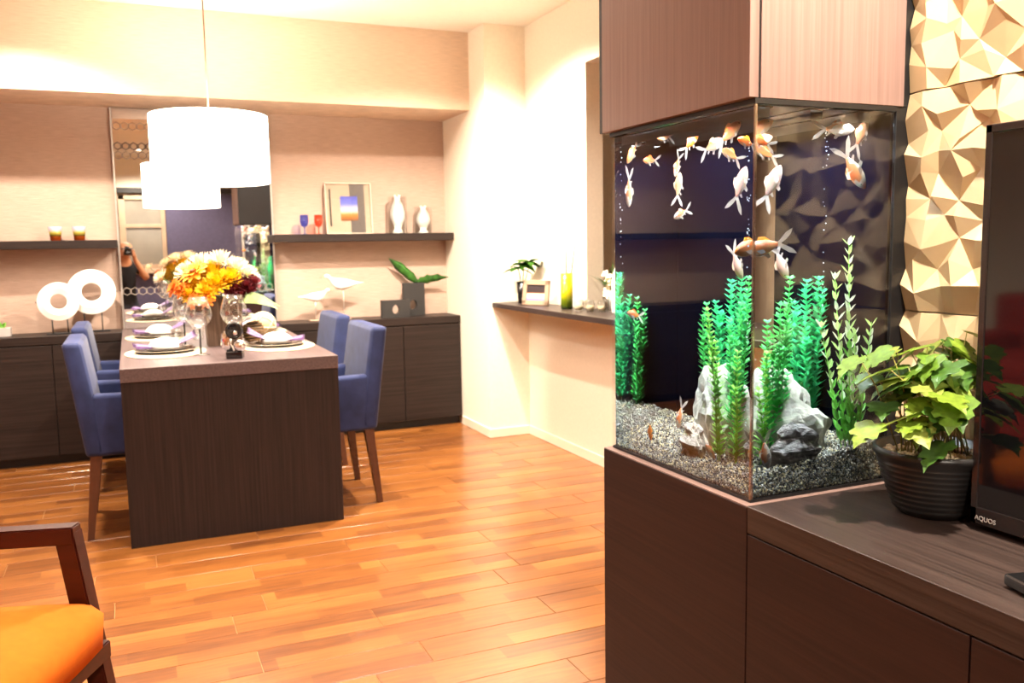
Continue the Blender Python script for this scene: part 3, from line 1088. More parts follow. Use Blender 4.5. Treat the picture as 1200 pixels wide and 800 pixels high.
def fish_meshes():
    """Unit fish: total length 1, head at +X. Returns shared meshes."""
    out_ = {}
    bm = bmesh.new()
    prof = [(.50, .010, .012, -.01), (.47, .040, .045, -.008), (.42, .070, .085, -.004), (.34, .092, .125, 0), (.24, .102, .152, .004), (.12, .095, .158, .006), (0, .075, .135, .008), (-.10, .050, .095, .010), (-.18, .028, .058, .012), (-.23, .018, .040, .014)]
    loft(bm, [((x, 0, z), ry, rz) for x, ry, rz, z in prof], 14)
    out_['body'] = bm

    def fin(pts_, th=.004):
        b2 = bmesh.new()
        a = [b2.verts.new(Vector(p) + Vector((0, th, 0))) for p in pts_]
        c = [b2.verts.new(Vector(p) - Vector((0, th, 0))) for p in pts_]
        b2.faces.new(a)
        b2.faces.new(list(reversed(c)))
        for i in range(len(pts_)):
            j = (i + 1) % len(pts_)
            b2.faces.new((a[i], c[i], c[j], a[j]))
        return b2
    bm = bmesh.new()
    for s in (-1, 1):          # forked veil tail, upper and lower lobe
        b2 = fin([(-.21, 0, .01), (-.21, 0, .01 + s * .03), (-.30, 0, s * .09), (-.44, 0, s * .20), (-.60, 0, s * .25), (-.53, 0, s * .14), (-.40, 0, s * .05), (-.30, 0, .012)])
        for v in b2.verts:
            v.co.y += .10 * s * max(0, -v.co.x - .25)
        merge(bm, b2)
    out_['tail_fin'] = bm
    out_['dorsal_fin'] = fin([(.20, 0, .145), (.14, 0, .225), (.02, 0, .21), (-.08, 0, .13), (-.06, 0, .10)])
    bm = bmesh.new()
    merge(bm, fin([(.10, 0, -.14), (.02, 0, -.23), (-.04, 0, -.21), (.0, 0, -.12)]))
    merge(bm, fin([(-.10, 0, -.08), (-.20, 0, -.15), (-.22, 0, -.12), (-.17, 0, -.045)]))
    out_['belly_fin'] = bm
    bm = bmesh.new()
    for s in (-1, 1):
        b2 = fin([(.24, 0, -.05), (.10, 0, -.06), (.06, 0, -.13), (.16, 0, -.14)])
        for v in b2.verts:
            v.co.y += s * (.085 + .5 * (.24 - v.co.x) * .6)
        merge(bm, b2)
    out_['side_fin'] = bm
    bm = bmesh.new()
    for s in (-1, 1):
        sphere(bm, (.385, s * .074, .028), .020, 1)
    out_['eye'] = bm
    return out_


fbase = {}
for kname, bm in fish_meshes().items():
    bmesh.ops.recalc_face_normals(bm, faces=list(bm.faces))
    me = bpy.data.meshes.new(kname)
    bm.to_mesh(me)
    bm.free()
    fbase[kname] = me
fcache = {}


def fish_mesh(part, pal):
    key = (part, pal if part in ('body', 'dorsal_fin') else ('fin' if part != 'eye' else 'eye'))
    if key not in fcache:
        me = fbase[part].copy()
        me.materials.append(M['fish_' + pal] if part == 'body' else M['fish_' + pal] if part == 'dorsal_fin' else M['blackgloss'] if part == 'eye' else M['fin'])
        fcache[key] = me
    return fcache[key]


FISH = [
    (1.115, 1.793, 1.385, -0.658, 0.197, -0.727, 0.070, 'pale', 'pale peach goldfish diving by the far upper corner of the tank'),
    (1.127, 1.726, 1.359, -0.914, 0.402, 0.052, 0.056, 'two', 'orange-backed goldfish swimming level below the far end of the water line'),
    (1.120, 1.665, 1.404, -0.914, 0.402, 0.052, 0.059, 'two', 'orange-backed goldfish right under the black tank rim'),
    (1.225, 1.651, 1.392, 0.721, -0.234, 0.652, 0.071, 'orange', 'deep orange goldfish rising to the surface, tail trailing down'),
    (1.138, 1.456, 1.385, 0.785, -0.273, 0.556, 0.088, 'two', 'large orange-backed goldfish rising close to the near top corner'),
    (1.190, 1.550, 1.372, 0.872, -0.335, 0.356, 0.078, 'cream', 'cream goldfish with a spread tail, nosing upwards'),
    (1.173, 1.472, 1.346, -0.806, 0.401, 0.436, 0.062, 'two', 'cream and orange goldfish pointing up towards the cream one'),
    (1.151, 1.641, 1.342, -0.369, 0.048, -0.928, 0.055, 'orangewhite', 'small orange goldfish diving with its white tail up'),
    (1.186, 1.665, 1.294, 0.218, 0.023, 0.976, 0.071, 'cream', 'slim cream goldfish standing on its tail below the diving orange one'),
    (1.173, 1.641, 1.237, -0.882, 0.343, -0.324, 0.059, 'orangewhite', 'small white goldfish with an orange back and forked white tail'),
    (1.173, 1.445, 1.281, 0.427, -0.076, 0.901, 0.091, 'pink', 'long pinkish white goldfish swimming straight up near the corner'),
    (1.103, 1.800, 1.301, -0.123, -0.066, -0.990, 0.088, 'orangewhite', 'slim white and orange goldfish diving along the far edge'),
    (1.225, 1.491, 1.130, 0.288, -0.237, -0.928, 0.077, 'pink', 'pinkish white goldfish diving beside the big orange one'),
    (1.125, 1.372, 1.162, -0.909, 0.371, -0.190, 0.100, 'orange', 'biggest all-orange goldfish, halfway up at the near corner'),
    (1.112, 1.380, 1.360, -0.841, 0.407, 0.356, 0.055, 'orange', 'orange goldfish by the upper part of the corner seal'),
    (1.305, 1.403, 1.392, 0.918, -0.396, 0.018, 0.087, 'koi', 'red and white goldfish touching the water surface'),
    (1.335, 1.372, 1.316, 0.449, -0.296, -0.843, 0.101, 'koi', 'orange and white patched goldfish diving behind the side pane'),
    (1.360, 1.385, 1.378, 0.399, -0.062, 0.915, 0.074, 'dull', 'dull brownish goldfish copy standing in for the reflection of the patched one'),  # added fish that stands in for the mirror image of the one before
    (1.112, 1.783, 1.004, -0.892, 0.409, 0.189, 0.061, 'orange', 'orange goldfish among the leaves at the far end of the tank'),
    (1.173, 1.643, 0.785, -0.369, 0.048, -0.928, 0.067, 'orangewhite', 'white and orange goldfish nosing down behind the banded rock'),
    (1.098, 1.704, 0.742, -0.060, -0.094, -0.994, 0.049, 'orange', 'tiny orange goldfish head down on the pale gravel'),
    (1.104, 1.487, 0.742, 0.641, -0.360, -0.678, 0.055, 'two', 'orange-backed goldfish feeding on the gravel by the front pane'),
    (1.119, 1.355, 0.765, 0.069, -0.149, -0.987, 0.072, 'orangewhite', 'pale pink and orange goldfish feeding at the near bottom corner')]
for (x, y, z, dx, dy, dz, L_, pal, lab) in FISH:
    t = thing('goldfish', lab, 'fish', (x, y, z), group='goldfish in the aquarium')
    hd = Vector((dx, dy, dz)).normalized()
    upv = Vector((0, 0, 1)) if abs(hd.z) < .8 else Vector((-cr.x, -cr.y, 0)) * (1 if hd.z > 0 else 1)
    sd = upv.cross(hd).normalized()
    upv = hd.cross(sd)
    mt = Matrix((hd, sd, upv)).transposed()
    t.rotation_euler = (mt @ Matrix.Rotation(R.uniform(-.35, .35), 3, 'X')).to_euler()
    t.scale = (L_, L_ * 1.0, L_)
    for part in ('body', 'tail_fin', 'dorsal_fin', 'belly_fin', 'side_fin', 'eye'):
        link(part, fish_mesh(part, pal), t)

# ------------------------------------------------------------------ television
TVX, TVY1 = 1.300, 1.032
t = thing('television', 'large flat black television standing on the dark cabinet', 'television', (TVX + .03, 0.47, BZ))
y1, y0, z0, z1 = TVY1, TVY1 - 1.12, .687, 1.356
fr = B(TVX, TVX + .012, y0, y1, z0, z0 + .030, .0015, 1)
box(fr, TVX, TVX + .012, y0, y1, z1 - .014, z1, .0015, 1)
box(fr, TVX, TVX + .012, y1 - .013, y1, z0, z1, .0015, 1)
box(fr, TVX, TVX + .012, y0, y0 + .013, z0, z1, .0015, 1)
obj('frame', fr, mat('tv_frame', (0.010, 0.007, 0.007), 0.25, vary=0.05, coat=0.3), t, True)
obj('back_cover', B(TVX + .0121, TVX + .045, y0 + .004, y1 - .004, z0 + .004, z1 - .004, .004, 2), 'black', t, True)
obj('screen', B(TVX + .002, TVX + .011, y0 + .013, y1 - .013, z0 + .030, z1 - .014), mat('tv_screen', (0.004, 0.004, 0.005), 0.05, vary=0.02, spec=0.6), t, True)
sb = B(TVX + .008, TVX + .035, .40, .54, BZ + .012, z0 + .006, .002, 1)
box(sb, TVX - .10, TVX + .10, .20, .74, BZ + .0003, BZ + .012, .004, 2)
obj('stand', sb, 'blackgloss', t, True)
cu = bpy.data.curves.new('lettering', 'FONT')
cu.body = 'AQUOS'
cu.size = 0.0115
cu.extrude = 0.0002
tmp = bpy.data.objects.new('lettering', cu)
C.objects.link(tmp)
bpy.context.view_layer.update()
me = bpy.data.meshes.new_from_object(tmp.evaluated_get(bpy.context.evaluated_depsgraph_get()))
bpy.data.objects.remove(tmp)
me.materials.append(mat('tv_lettering', (0.62, 0.60, 0.58), 0.3, metal=0.5))
lt = link('lettering', me, t)
lt.matrix_local = Matrix(((0, 0, -1, TVX - .0004 - t.location.x), (-1, 0, 0, y1 - .010 - t.location.y), (0, 1, 0, z0 + .008 - t.location.z), (0, 0, 0, 1)))

# ------------------------------------------------------------------ remote control
t = thing('remote_control', 'black remote control lying on the cabinet before the television', 'remote control', (1.122, 0.745, BZ), math.radians(-14))
obj('body', B(-.022, .022, -.085, .085, .0035, .021, .006, 3), 'blackgloss', t)
obj('foot', B(-.012, .012, .060, .068, 0.0003, .0038, .001, 1), 'black', t)
for i in range(5):
    for j in (-1, 0, 1):
        obj('button', B(j * .012 - .0042, j * .012 + .0042, -.05 + i * .022, -.044 + i * .022, .0208, .0222, .0006, 1), 'alu', t)

# ------------------------------------------------------------------ potted ivy beside the television
PB = (1.325, 1.130, BZ)
t = thing('ivy_pot', 'black ribbed bowl holding the ivy between aquarium and television', 'pot', PB)
prof = [(0, .0005), (.058, .0005), (.062, .006)]
for i in range(10):
    f = (i + 1) / 10
    rr = .062 + .036 * f ** .75
    prof += [(rr - .0026, .006 + .100 * (f - .07)), (rr + .0016, .006 + .100 * (f - .03)), (rr + .0016, .006 + .100 * f)]
prof += [(.104, .110), (.104, .122), (.096, .122), (.092, .104), (0, .104)]
obj('bowl', LA(prof, 40, capped=False), mat('ribbed_black', (0.010, 0.009, 0.009), 0.38, vary=0.1), t)
rn = random.Random(5)
bm = bmesh.new()
for i in range(170):
    a, rr = rn.uniform(0, 6.28), .088 * math.sqrt(rn.random())
    sphere(bm, (rr * math.cos(a), rr * math.sin(a), .106 + rn.uniform(0, .004)), rn.uniform(.004, .0075), 1, (1, 1, .7))
o = obj('pebbles', bm, mat('white_pebble', (0.72, 0.58, 0.38), 0.7, vary=0.2, scale=60), t)
o['kind'] = 'stuff'


def grape_leaf(seed):
    """Lobed ivy leaf in the XY plane, stalk at the origin, tip along +X, unit length."""
    rn = random.Random(seed)
    ol = [(0, 0), (-.10, .16), (-.06, .30), (.10, .40), (.16, .50), (.30, .44), (.36, .36), (.52, .42), (.62, .34), (.60, .24), (.76, .20), (.82, .10), (1.0, 0)]
    half = [(x + rn.uniform(-.02, .02), y + rn.uniform(-.02, .02)) for x, y in ol[1:-1]]
    bm = bmesh.new()
    mid = [bm.verts.new((x, 0, -.02 + .10 * x * (1 - x) - .14 * x * x)) for x in (0, .2, .4, .6, .8, 1.0)]

    def z(x, y):
        return .10 * x * (1 - x) - .14 * x * x + .16 * abs(y) - .30 * y * y + rn.uniform(-.015, .015)
    for s in (-1, 1):
        e = [bm.verts.new((x, s * y, z(x, y))) for x, y in half]
        idx = [0, 0, 1, 1, 2, 2, 3, 3, 3, 4, 4]
        prev_m, prev_e = mid[0], None
        for v, k_ in zip(e, idx):
            m_ = mid[k_]
            if prev_e is not None:
                fs_ = [prev_e, v, m_] if m_ is prev_m else [prev_e, v, m_, prev_m]
                f = bm.faces.new(fs_ if s > 0 else list(reversed(fs_)))
                f.smooth = True
            prev_e, prev_m = v, m_
        for fs_ in ([prev_e, mid[5], prev_m],):
            bm.faces.new(fs_ if s > 0 else list(reversed(fs_)))
    return bm


LEAFC = [(0.20, 0.31, 0.030), (0.13, 0.25, 0.026), (0.28, 0.35, 0.065), (0.055, 0.14, 0.018)]
gl = []
for i, c in enumerate(LEAFC):
    for j in range(2):
        bm = grape_leaf(60 + 3 * i + j)
        me = bpy.data.meshes.new('leaf')
        bm.to_mesh(me)
        bm.free()
        me.materials.append(leafy('ivy_leaf_%d%d' % (i, j), None, None, .3, mat('ivy_leaf_%d%d' % (i, j), c, 0.42, vary=0.3, scale=5)))
        gl.append(me)
iv = thing('potted_ivy', 'bright green grape ivy with lobed leaves spilling from the black bowl', 'plant', (PB[0], PB[1], BZ + .108))
IV = [(1.163, 1.128, .939), (1.121, 1.141, .955), (1.201, 1.116, .915), (1.237, 1.108, .94), (1.226, 1.059, .921), (1.219, 1.005, .909), (1.225, 1.012, .886), (1.225, 1.03, .872), (1.214, 1.073, .884), (1.192, 1.097, .864), (1.301, 1.063, .937), (1.339, 1.079, .977), (1.367, 1.077, .998), (1.338, 1.112, .966), (1.31, 1.114, .945), (1.311, 1.144, .965), (1.191, 1.068, .857), (1.198, 1.051, .849), (1.211, 1.036, .813), (1.275, 1.052, .914), (1.331, 1.068, .935), (1.26, 1.142, .899), (1.278, 1.122, .923), (1.193, 1.126, .877), (1.143, 1.12, .84), (1.262, 1.079, .886), (1.222, 1.042, .859), (1.344, 1.083, .955), (1.262, 1.169, .942), (1.241, 1.085, .833), (1.265, 1.075, .923), (1.23, 1.174, .959), (1.256, 1.053, .888), (1.30, 1.17, .90), (1.35, 1.15, .91), (1.29, 1.20, .88), (1.36, 1.12, .88)]
rn = random.Random(17)
for _ in range(20):
    IV.append((1.275 + rn.uniform(-.09, .075), 1.105 + rn.uniform(-.06, .075), .915 + rn.uniform(-.05, .06)))
org = Vector(iv.location)
for i, p in enumerate(IV):
    p = Vector(p) - org
    root_p = Vector((rn.uniform(-.045, .045), rn.uniform(-.045, .045), 0))
    lf = link('leaf', gl[(i * 3 + rn.randrange(2)) % len(gl)], iv)
    out_ = Vector((p.x, p.y, 0))
    az = math.atan2(out_.y, out_.x) + rn.uniform(-.7, .7) if out_.length > .02 else rn.uniform(0, 6.28)
    # leaf blades lie fairly flat, tipped towards the room
    sz = rn.uniform(.052, .078)
    lf.scale = (sz, sz, sz)
    lf.rotation_euler = (rn.uniform(-.35, .35), rn.uniform(.15, .75), az)
    d = lf.rotation_euler.to_matrix() @ Vector((1, 0, 0))
    base = p - d * sz * .5
    lf.location = base
    mid = root_p * .4 + base * .6 + Vector((0, 0, .02))
    obj('stem', TU([root_p, mid, base], [.0016, .0012, .0009], 5), mat('ivy_stem', (0.34, 0.30, 0.08), 0.5, vary=0.15) if i == 0 else bpy.data.materials['ivy_stem'], iv)

# ------------------------------------------------------------------ things on the table
def placemat(x, y, label):
    o = obj('placemat', LA([(0, 0), (1, 0), (1, .0028), (.97, .0032), (0, .0032)], 40, capped=False, sx=.172, sy=.245), 'cream')
    o.location = (x, y, TZ + .0003)
    tag(o, label, 'placemat', 'oval placemats')


def plates(x, y, label):
    t = thing('plate', label, 'plate', (x, y, TZ + .0037), group='black plates on the table')
    obj('charger', LA([(0, .0), (.085, .0), (.128, .010), (.130, .013), (.085, .004), (0, .004)], 40, capped=False), 'blackgloss', t)
    obj('side_plate', LA([(0, .0045), (.06, .0045), (.098, .014), (.099, .017), (.06, .0085), (0, .0085)], 40, capped=False), 'blackgloss', t)
    rim = bmesh.new()
    lathe(rim, [(.1285, .0110), (.1305, .0120), (.1305, .0138), (.1285, .0138), (.1285, .0110)], 40, capped=False)
    obj('silver_rim', rim, 'chrome', t)


def napkin(x, y, rz, label):
    t = thing('napkin', label, 'napkin', (x, y, TZ + .0130), rz, 'purple napkins on the plates')
    # a bow: gathered in the middle, spread and raised at both ends
    bm = bmesh.new()
    n, mrow = 17, 9
    g_ = []
    for i in range(n):
        u = -1 + 2 * i / (n - 1)
        rr = []
        for j in range(mrow):
            v = -1 + 2 * j / (mrow - 1)
            half = .018 + .058 * abs(u) ** 1.3
            fold = .010 * math.cos(v * 7) * abs(u) + (.062 * max(0, u) ** 1.6 * (1 - .3 * abs(v)) if u > 0 else .012 * u * u)
            rr.append(bm.verts.new((u * .128, v * half * 1.1, .012 + fold + .006 * (1 - abs(u)))))
        g_.append(rr)
    for i in range(n - 1):
        for j in range(mrow - 1):
            f = bm.faces.new((g_[i][j], g_[i + 1][j], g_[i + 1][j + 1], g_[i][j + 1]))
            f.smooth = True
    bmesh.ops.solidify(bm, geom=list(bm.faces), thickness=.004)
    obj('cloth', bm, 'purple', t)
    bm = bmesh.new()
    b2 = bmesh.new()
    bmesh.ops.create_uvsphere(b2, u_segments=20, v_segments=12, radius=1)
    for v in b2.verts:
        v.co = Vector((v.co.x * .074, v.co.y * .056, .012 + max(v.co.z, -.15) * (.040 + .005 * math.sin(v.co.y * 9))))
    for f in b2.faces:
        f.smooth = True
    merge(bm, b2)
    obj('wrap', bm, 'whitecloth', t)


SET = [(0.125, 4.20, 'by the tall near wine glass', 0.15), (0.125, 4.97, 'far from the camera on the ring sculpture side', .1), (0.612, 4.20, 'beside the woven balls', math.pi - .2), (0.612, 5.0, 'far from the camera behind the woven balls', math.pi)]
for x, y, d, rz in SET:
    placemat(x, y, 'cream oval placemat ' + d)
    plates(x, y, 'stacked black plates with silver rim ' + d)
    napkin(x, y, rz + math.pi * 0, 'purple napkin in a white wrap ' + d)


def wine_glass(x, y, k, label, stem='black'):
    t = thing('wine_glass', label, 'wine glass', (x, y, TZ + .0003), group='wine glasses on the table')
    H = .25 * k
    pr = [(.004, .115), (.020, .122), (.038, .145), (.046, .175), (.042, .205), (.031, .252), (.0295, .252), (.0405, .205), (.0445, .175), (.0365, .146), (.019, .1235), (0, .1205)]
    obj('bowl', LA([(r * k, z * k) for r, z in [(r_ * 1.22, z_) for r_, z_ in pr]], 28, capped=False), 'glass', t)
    obj('stem', LA([(.0042 * k, .006 * k), (.0036 * k, .05 * k), (.0042 * k, .115 * k)], 12), stem, t)
    obj('foot', LA([(0, 0), (.038 * k, 0), (.038 * k, .0015), (.008 * k, .006 * k), (0, .006 * k)], 28, capped=False), 'glass', t)


M['blackglass'] = mat('black_stem', (0.008, 0.008, 0.010), 0.08, vary=0.05)
wine_glass(0.262, 4.02, 1.0, 'clear wine glass with black stem standing alone before the vase', 'blackglass')
wine_glass(0.222, 4.46, .95, 'clear wine glass with black stem behind the near one', 'blackglass')
wine_glass(0.250, 5.02, .95, 'clear wine glass with black stem close to the mirror', 'blackglass')
wine_glass(0.470, 5.10, .95, 'clear wine glass half hidden behind the vase', 'blackglass')
wine_glass(0.405, 3.99, 1.02, 'clear wine glass right behind the chrome ornament', 'blackglass')
for x, y, lab in ((.19, 4.55, 'small clear tumbler among the plates'), (.30, 4.72, 'small clear tumbler beside the vase')):
    o = obj('tumbler', LA([(0, 0), (.026, 0), (.032, .075), (.030, .075), (.0245, .005), (0, .005)], 24, capped=False), 'glass')
    o.location = (x, y, TZ + .0004)
    tag(o, lab, 'tumbler')

# chrome and black ornament at the table edge
t = thing('ornament', 'chrome and black abstract ornament on a black block near the table edge', 'ornament', (.384, 3.815, TZ + .0003), math.radians(-20))
obj('base', B(-.034, .034, -.022, .022, 0, .030, .003, 1), 'blackgloss', t)
obj('stand', TU([(-.018, 0, .028), (-.036, 0, .060), (-.030, 0, .095), (-.010, 0, .120)], [.015, .022, .024, .018], 14), 'chrome', t)
bm = bmesh.new()
sphere(bm, (.022, -.004, .052), .026, 3)
obj('ball', bm, 'chrome', t)
bm = LA([(0, -.006), (.034, -.005), (.036, 0), (.034, .005), (.026, .001), (0, -.001)], 30, capped=False)
bmesh.ops.rotate(bm, verts=list(bm.verts), cent=(0, 0, 0), matrix=Euler((math.radians(78), 0, math.radians(8))).to_matrix())
bmesh.ops.translate(bm, verts=list(bm.verts), vec=(.006, -.026, .118))
obj('disc', bm, 'blackgloss', t)
bm = bmesh.new()
sphere(bm, (.012, -.030, .108), .011, 2)
obj('bead', bm, 'chrome', t)

# woven balls
t = thing('decor_ball', 'dark brown ball wound from rattan strips on the table', 'ball', (.532, 4.40, TZ + .0003), group='decorative balls')
bm = bmesh.new()
sphere(bm, (0, 0, .056), .050, 3)
obj('core', bm, mat('rattan_core', (0.03, 0.016, 0.008), 0.7), t)
M['rattan'] = mat('rattan', (0.20, 0.11, 0.045), 0.55, vary=0.5, scale=30)
for i in range(9):
    z = -.046 + i * .0115
    rr = math.sqrt(max(.0001, .053 ** 2 - z * z))
    obj('strip', TU([(rr * math.cos(a * .3142), rr * math.sin(a * .3142), .056 + z + .004 * math.sin(a * .3142 + i)) for a in range(21)], .0042, 6), 'rattan', t)
t = thing('decor_ball', 'cream ball wound from pale strips behind the brown one', 'ball', (.615, 4.66, TZ + .0003), group='decorative balls')
bm = bmesh.new()
sphere(bm, (0, 0, .066), .062, 3)
obj('core', bm, mat('pale_core', (0.52, 0.40, 0.22), 0.7), t)
M['palestrip'] = mat('pale_strip', (0.80, 0.68, 0.44), 0.6, vary=0.2, scale=30)
for i in range(14):
    e = Euler((R.uniform(0, 3.1), R.uniform(0, 3.1), 0)).to_matrix()
    obj('strip', TU([e @ Vector((.063 * math.cos(a * .3142), .063 * math.sin(a * .3142), 0)) + Vector((0, 0, .067)) for a in range(21)], .0032, 6), 'palestrip', t)

# vase with flowers
VX, VY = .395, 4.40
VB = TZ + .0003
t = thing('flower_vase', 'tall square brown wooden vase in the middle of the table', 'vase', (VX, VY, VB))
bm = bmesh.new()
cs = []
for z, h in ((0, .076), (.232, .088), (.232, .080), (.03, .070)):
    cs.append([bm.verts.new((a * h, b * h * .8, z)) for a, b in ((-1, -1), (1, -1), (1, 1), (-1, 1))])
for a, b in zip(cs, cs[1:]):
    for i in range(4):
        bm.faces.new((a[i], a[(i + 1) % 4], b[(i + 1) % 4], b[i]))
bm.faces.new(cs[0])
bm.faces.new(cs[-1])
obj('body', bm, 'vase', t)
FM = {k_: mat('petal_' + k_, c, 0.6, vary=v, scale=20) for k_, c, v in (('yellow', (0.86, 0.52, 0.012), .15), ('white', (0.88, 0.76, 0.52), .08), ('orange', (0.78, 0.20, 0.012), .2), ('wine', (0.13, 0.010, 0.016), .4), ('green', (0.46, 0.58, 0.26), .2), ('heart', (0.10, 0.03, 0.01), .3), ('amber', (0.85, 0.38, 0.02), .2))}
M['flowerstem'] = mat('flower_stem', (0.06, 0.16, 0.03), 0.6)


def mum(kind, rr, layers, per, lift0, lift1, wd, rn, curl=.2):
    """Petals in layers around +Z."""
    bm = bmesh.new()
    for l in range(layers):
        f = l / max(1, layers - 1)
        el = math.radians(lift0 + (lift1 - lift0) * f)
        L_ = rr * (1 - .35 * f)
        for i in range(per):
            a = 6.283 * (i + .5 * (l % 2)) / per + rn.uniform(-.1, .1)
            e2 = el + rn.uniform(-.12, .12)
            d = Vector((math.cos(a) * math.cos(e2), math.sin(a) * math.cos(e2), math.sin(e2)))
            sd = Vector((-math.sin(a), math.cos(a), 0))
            n_v = d.cross(sd)
            p1 = d * L_ * .55
            p2 = d * L_ + n_v * (-L_ * curl)
            vs_ = [bm.verts.new(q) for q in (d * rr * .06, p1 - sd * wd, p2 - sd * wd * .35, p2 + sd * wd * .35, p1 + sd * wd)]
            bm.faces.new(vs_)
    return bm


FL = [('yellow', .062, -.075, -.03, .290), ('yellow', .064, -.01, -.075, .285), ('yellow', .060, .035, -.06, .300), ('yellow', .055, -.045, -.095, .250), ('yellow', .060, -.02, -.02, .330), ('yellow', .050, -.100, -.06, .240),
      ('white', .072, -.055, .0, .365), ('white', .074, .01, -.01, .375), ('white', .070, .065, -.015, .345), ('white', .066, .095, -.03, .315), ('white', .062, -.105, .0, .335), ('white', .04, -.195, -.02, .315), ('white', .045, .045, .06, .36),
      ('amber', .060, -.085, -.06, .335), ('orange', .045, -.155, -.03, .265), ('orange', .042, -.13, -.05, .255), ('orange', .040, -.055, -.115, .208), ('orange', .038, -.095, -.105, .205),
      ('wine', .040, .055, -.085, .258), ('wine', .042, .085, -.08, .268), ('wine', .038, .030, -.095, .240), ('wine', .042, .115, -.06, .280), ('wine', .036, .065, -.095, .228), ('wine', .036, .10, -.085, .245)]
FLAB = ['yellow chrysanthemum under the amber flower of the bouquet', 'yellow chrysanthemum at the very middle of the bouquet', 'yellow chrysanthemum next to the wine-red flowers', 'lowest yellow chrysanthemum, just above the hanging orange flowers', 'yellow chrysanthemum right below the white ones', 'yellow chrysanthemum beside the outer orange flowers',
        'creamy white spidery chrysanthemum above the amber flower', 'topmost creamy white spidery chrysanthemum of the bouquet', 'creamy white chrysanthemum above the wine-red flowers', 'outermost creamy white chrysanthemum on the aquarium side of the bouquet', 'creamy white chrysanthemum peeping out behind the amber flower', 'lone white flower sticking far out of the bouquet', 'creamy white chrysanthemum at the back of the bouquet',
        'amber flower with a dark heart in the bouquet', 'outermost orange flower below the lone white one', 'orange flower tucked beside the outermost orange one', 'orange flower hanging over the vase rim', 'orange flower hanging lowest beside the vase',
        'wine-red flower in the middle of the red cluster', 'upper wine-red flower of the red cluster', 'wine-red flower touching the yellow ones', 'outermost wine-red flower of the red cluster', 'lowest wine-red flower, above the pale leaves', 'wine-red flower low on the outer side of the cluster']
rn = random.Random(77)
for fi, (kind, rr, dx, dy, dz) in enumerate(FL):
    grp = {'yellow': 'yellow chrysanthemums', 'white': 'white chrysanthemums', 'orange': 'orange flowers', 'wine': 'wine-red flowers', 'amber': 'orange flowers'}[kind]
    lab = FLAB[fi]
    dx, dz, rr = dx * 1.28 - .012, dz + .016, rr * 1.14
    t = thing('flower', lab, 'flower', (VX + dx, VY + dy, VB + dz), group=grp)
    out_ = Vector((dx, dy - .05, dz - .15)).normalized()
    q_ = out_.to_track_quat('Z', 'Y').to_matrix()
    if kind == 'white':
        bm = mum(kind, rr, 5, 17, 5, 80, rr * .055, rn, -.15)
    elif kind == 'yellow':
        bm = mum(kind, rr, 7, 16, -15, 85, rr * .14, rn, -.25)
    elif kind == 'wine':
        bm = mum(kind, rr, 5, 9, -5, 80, rr * .26, rn, -.3)
    else:
        bm = mum(kind, rr, 3, 10, 5, 45, rr * .22, rn, .1)
    bmesh.ops.rotate(bm, verts=list(bm.verts), cent=(0, 0, 0), matrix=q_)
    obj('petals', bm, FM[kind], t)
    if kind == 'amber':
        bm = bmesh.new()
        sphere(bm, q_ @ Vector((0, 0, rr * .12)), rr * .28, 2, (1, 1, .6))
        obj('heart', bm, FM['heart'], t)
    st = Vector((dx * .25 - dx, max(-.05, min(.05, dy * .3)) - dy, .19 - dz))
    obj('stem', TU([(0, 0, 0), st * .5 + Vector((dx, dy, 0)) * .1, st], .0022, 5), 'flowerstem', t)


def long_leaf(L_, wd, droop, seg=7, jag=0.0, seed=0, thick=.0015, curl=.0):
    """Leaf blade along +X with a bend and optional notched edge."""
    rn_ = random.Random(seed)
    bm = bmesh.new()
    rows = []
    for i in range(seg + 1):
        f = i / seg
        wv = wd * math.sin(math.pi * min(1, .08 + f * .92) ** .8) * (1 + rn_.uniform(-jag, jag))
        if i == seg:
            wv = wd * .04
        z = droop[0] * f + droop[1] * f * f
        rows.append([bm.verts.new((L_ * f, s * wv, z + curl * abs(s) * wv)) for s in (-1, -.5, 0, .5, 1)])
    for a, b in zip(rows, rows[1:]):
        for k_ in range(4):
            f_ = bm.faces.new((a[k_], a[k_ + 1], b[k_ + 1], b[k_]))
            f_.smooth = True
    bmesh.ops.solidify(bm, geom=list(bm.faces), thickness=thick)
    return bm


t = thing('leaf_spray', 'pale green leaves hanging from the vase over the wine glass', 'leaves', (VX + .075, VY - .06, VB + .225))
for i, (rz, L_, dz) in enumerate(((-2.2, .10, -.05), (-1.3, .12, -.07), (-.55, .15, -.10), (-.15, .16, -.12), (.2, .12, -.06), (-.9, .13, -.04))):
    o = obj('leaf', long_leaf(L_ * 1.15, .028, (.03, dz), 7, .25, i), FM['green'], t)
    o.rotation_euler = (math.radians(55 if i % 2 else 35), 0, rz)
o = obj('leaf_spray', long_leaf(.07, .018, (.01, -.02), 6, .2, 9), FM['green'])
o.location = (VX - .15, VY - .03, VB + .295)
o.rotation_euler = (0, 0, 2.6)
tag(o, 'single green leaf beside the lone white flower', 'leaves')

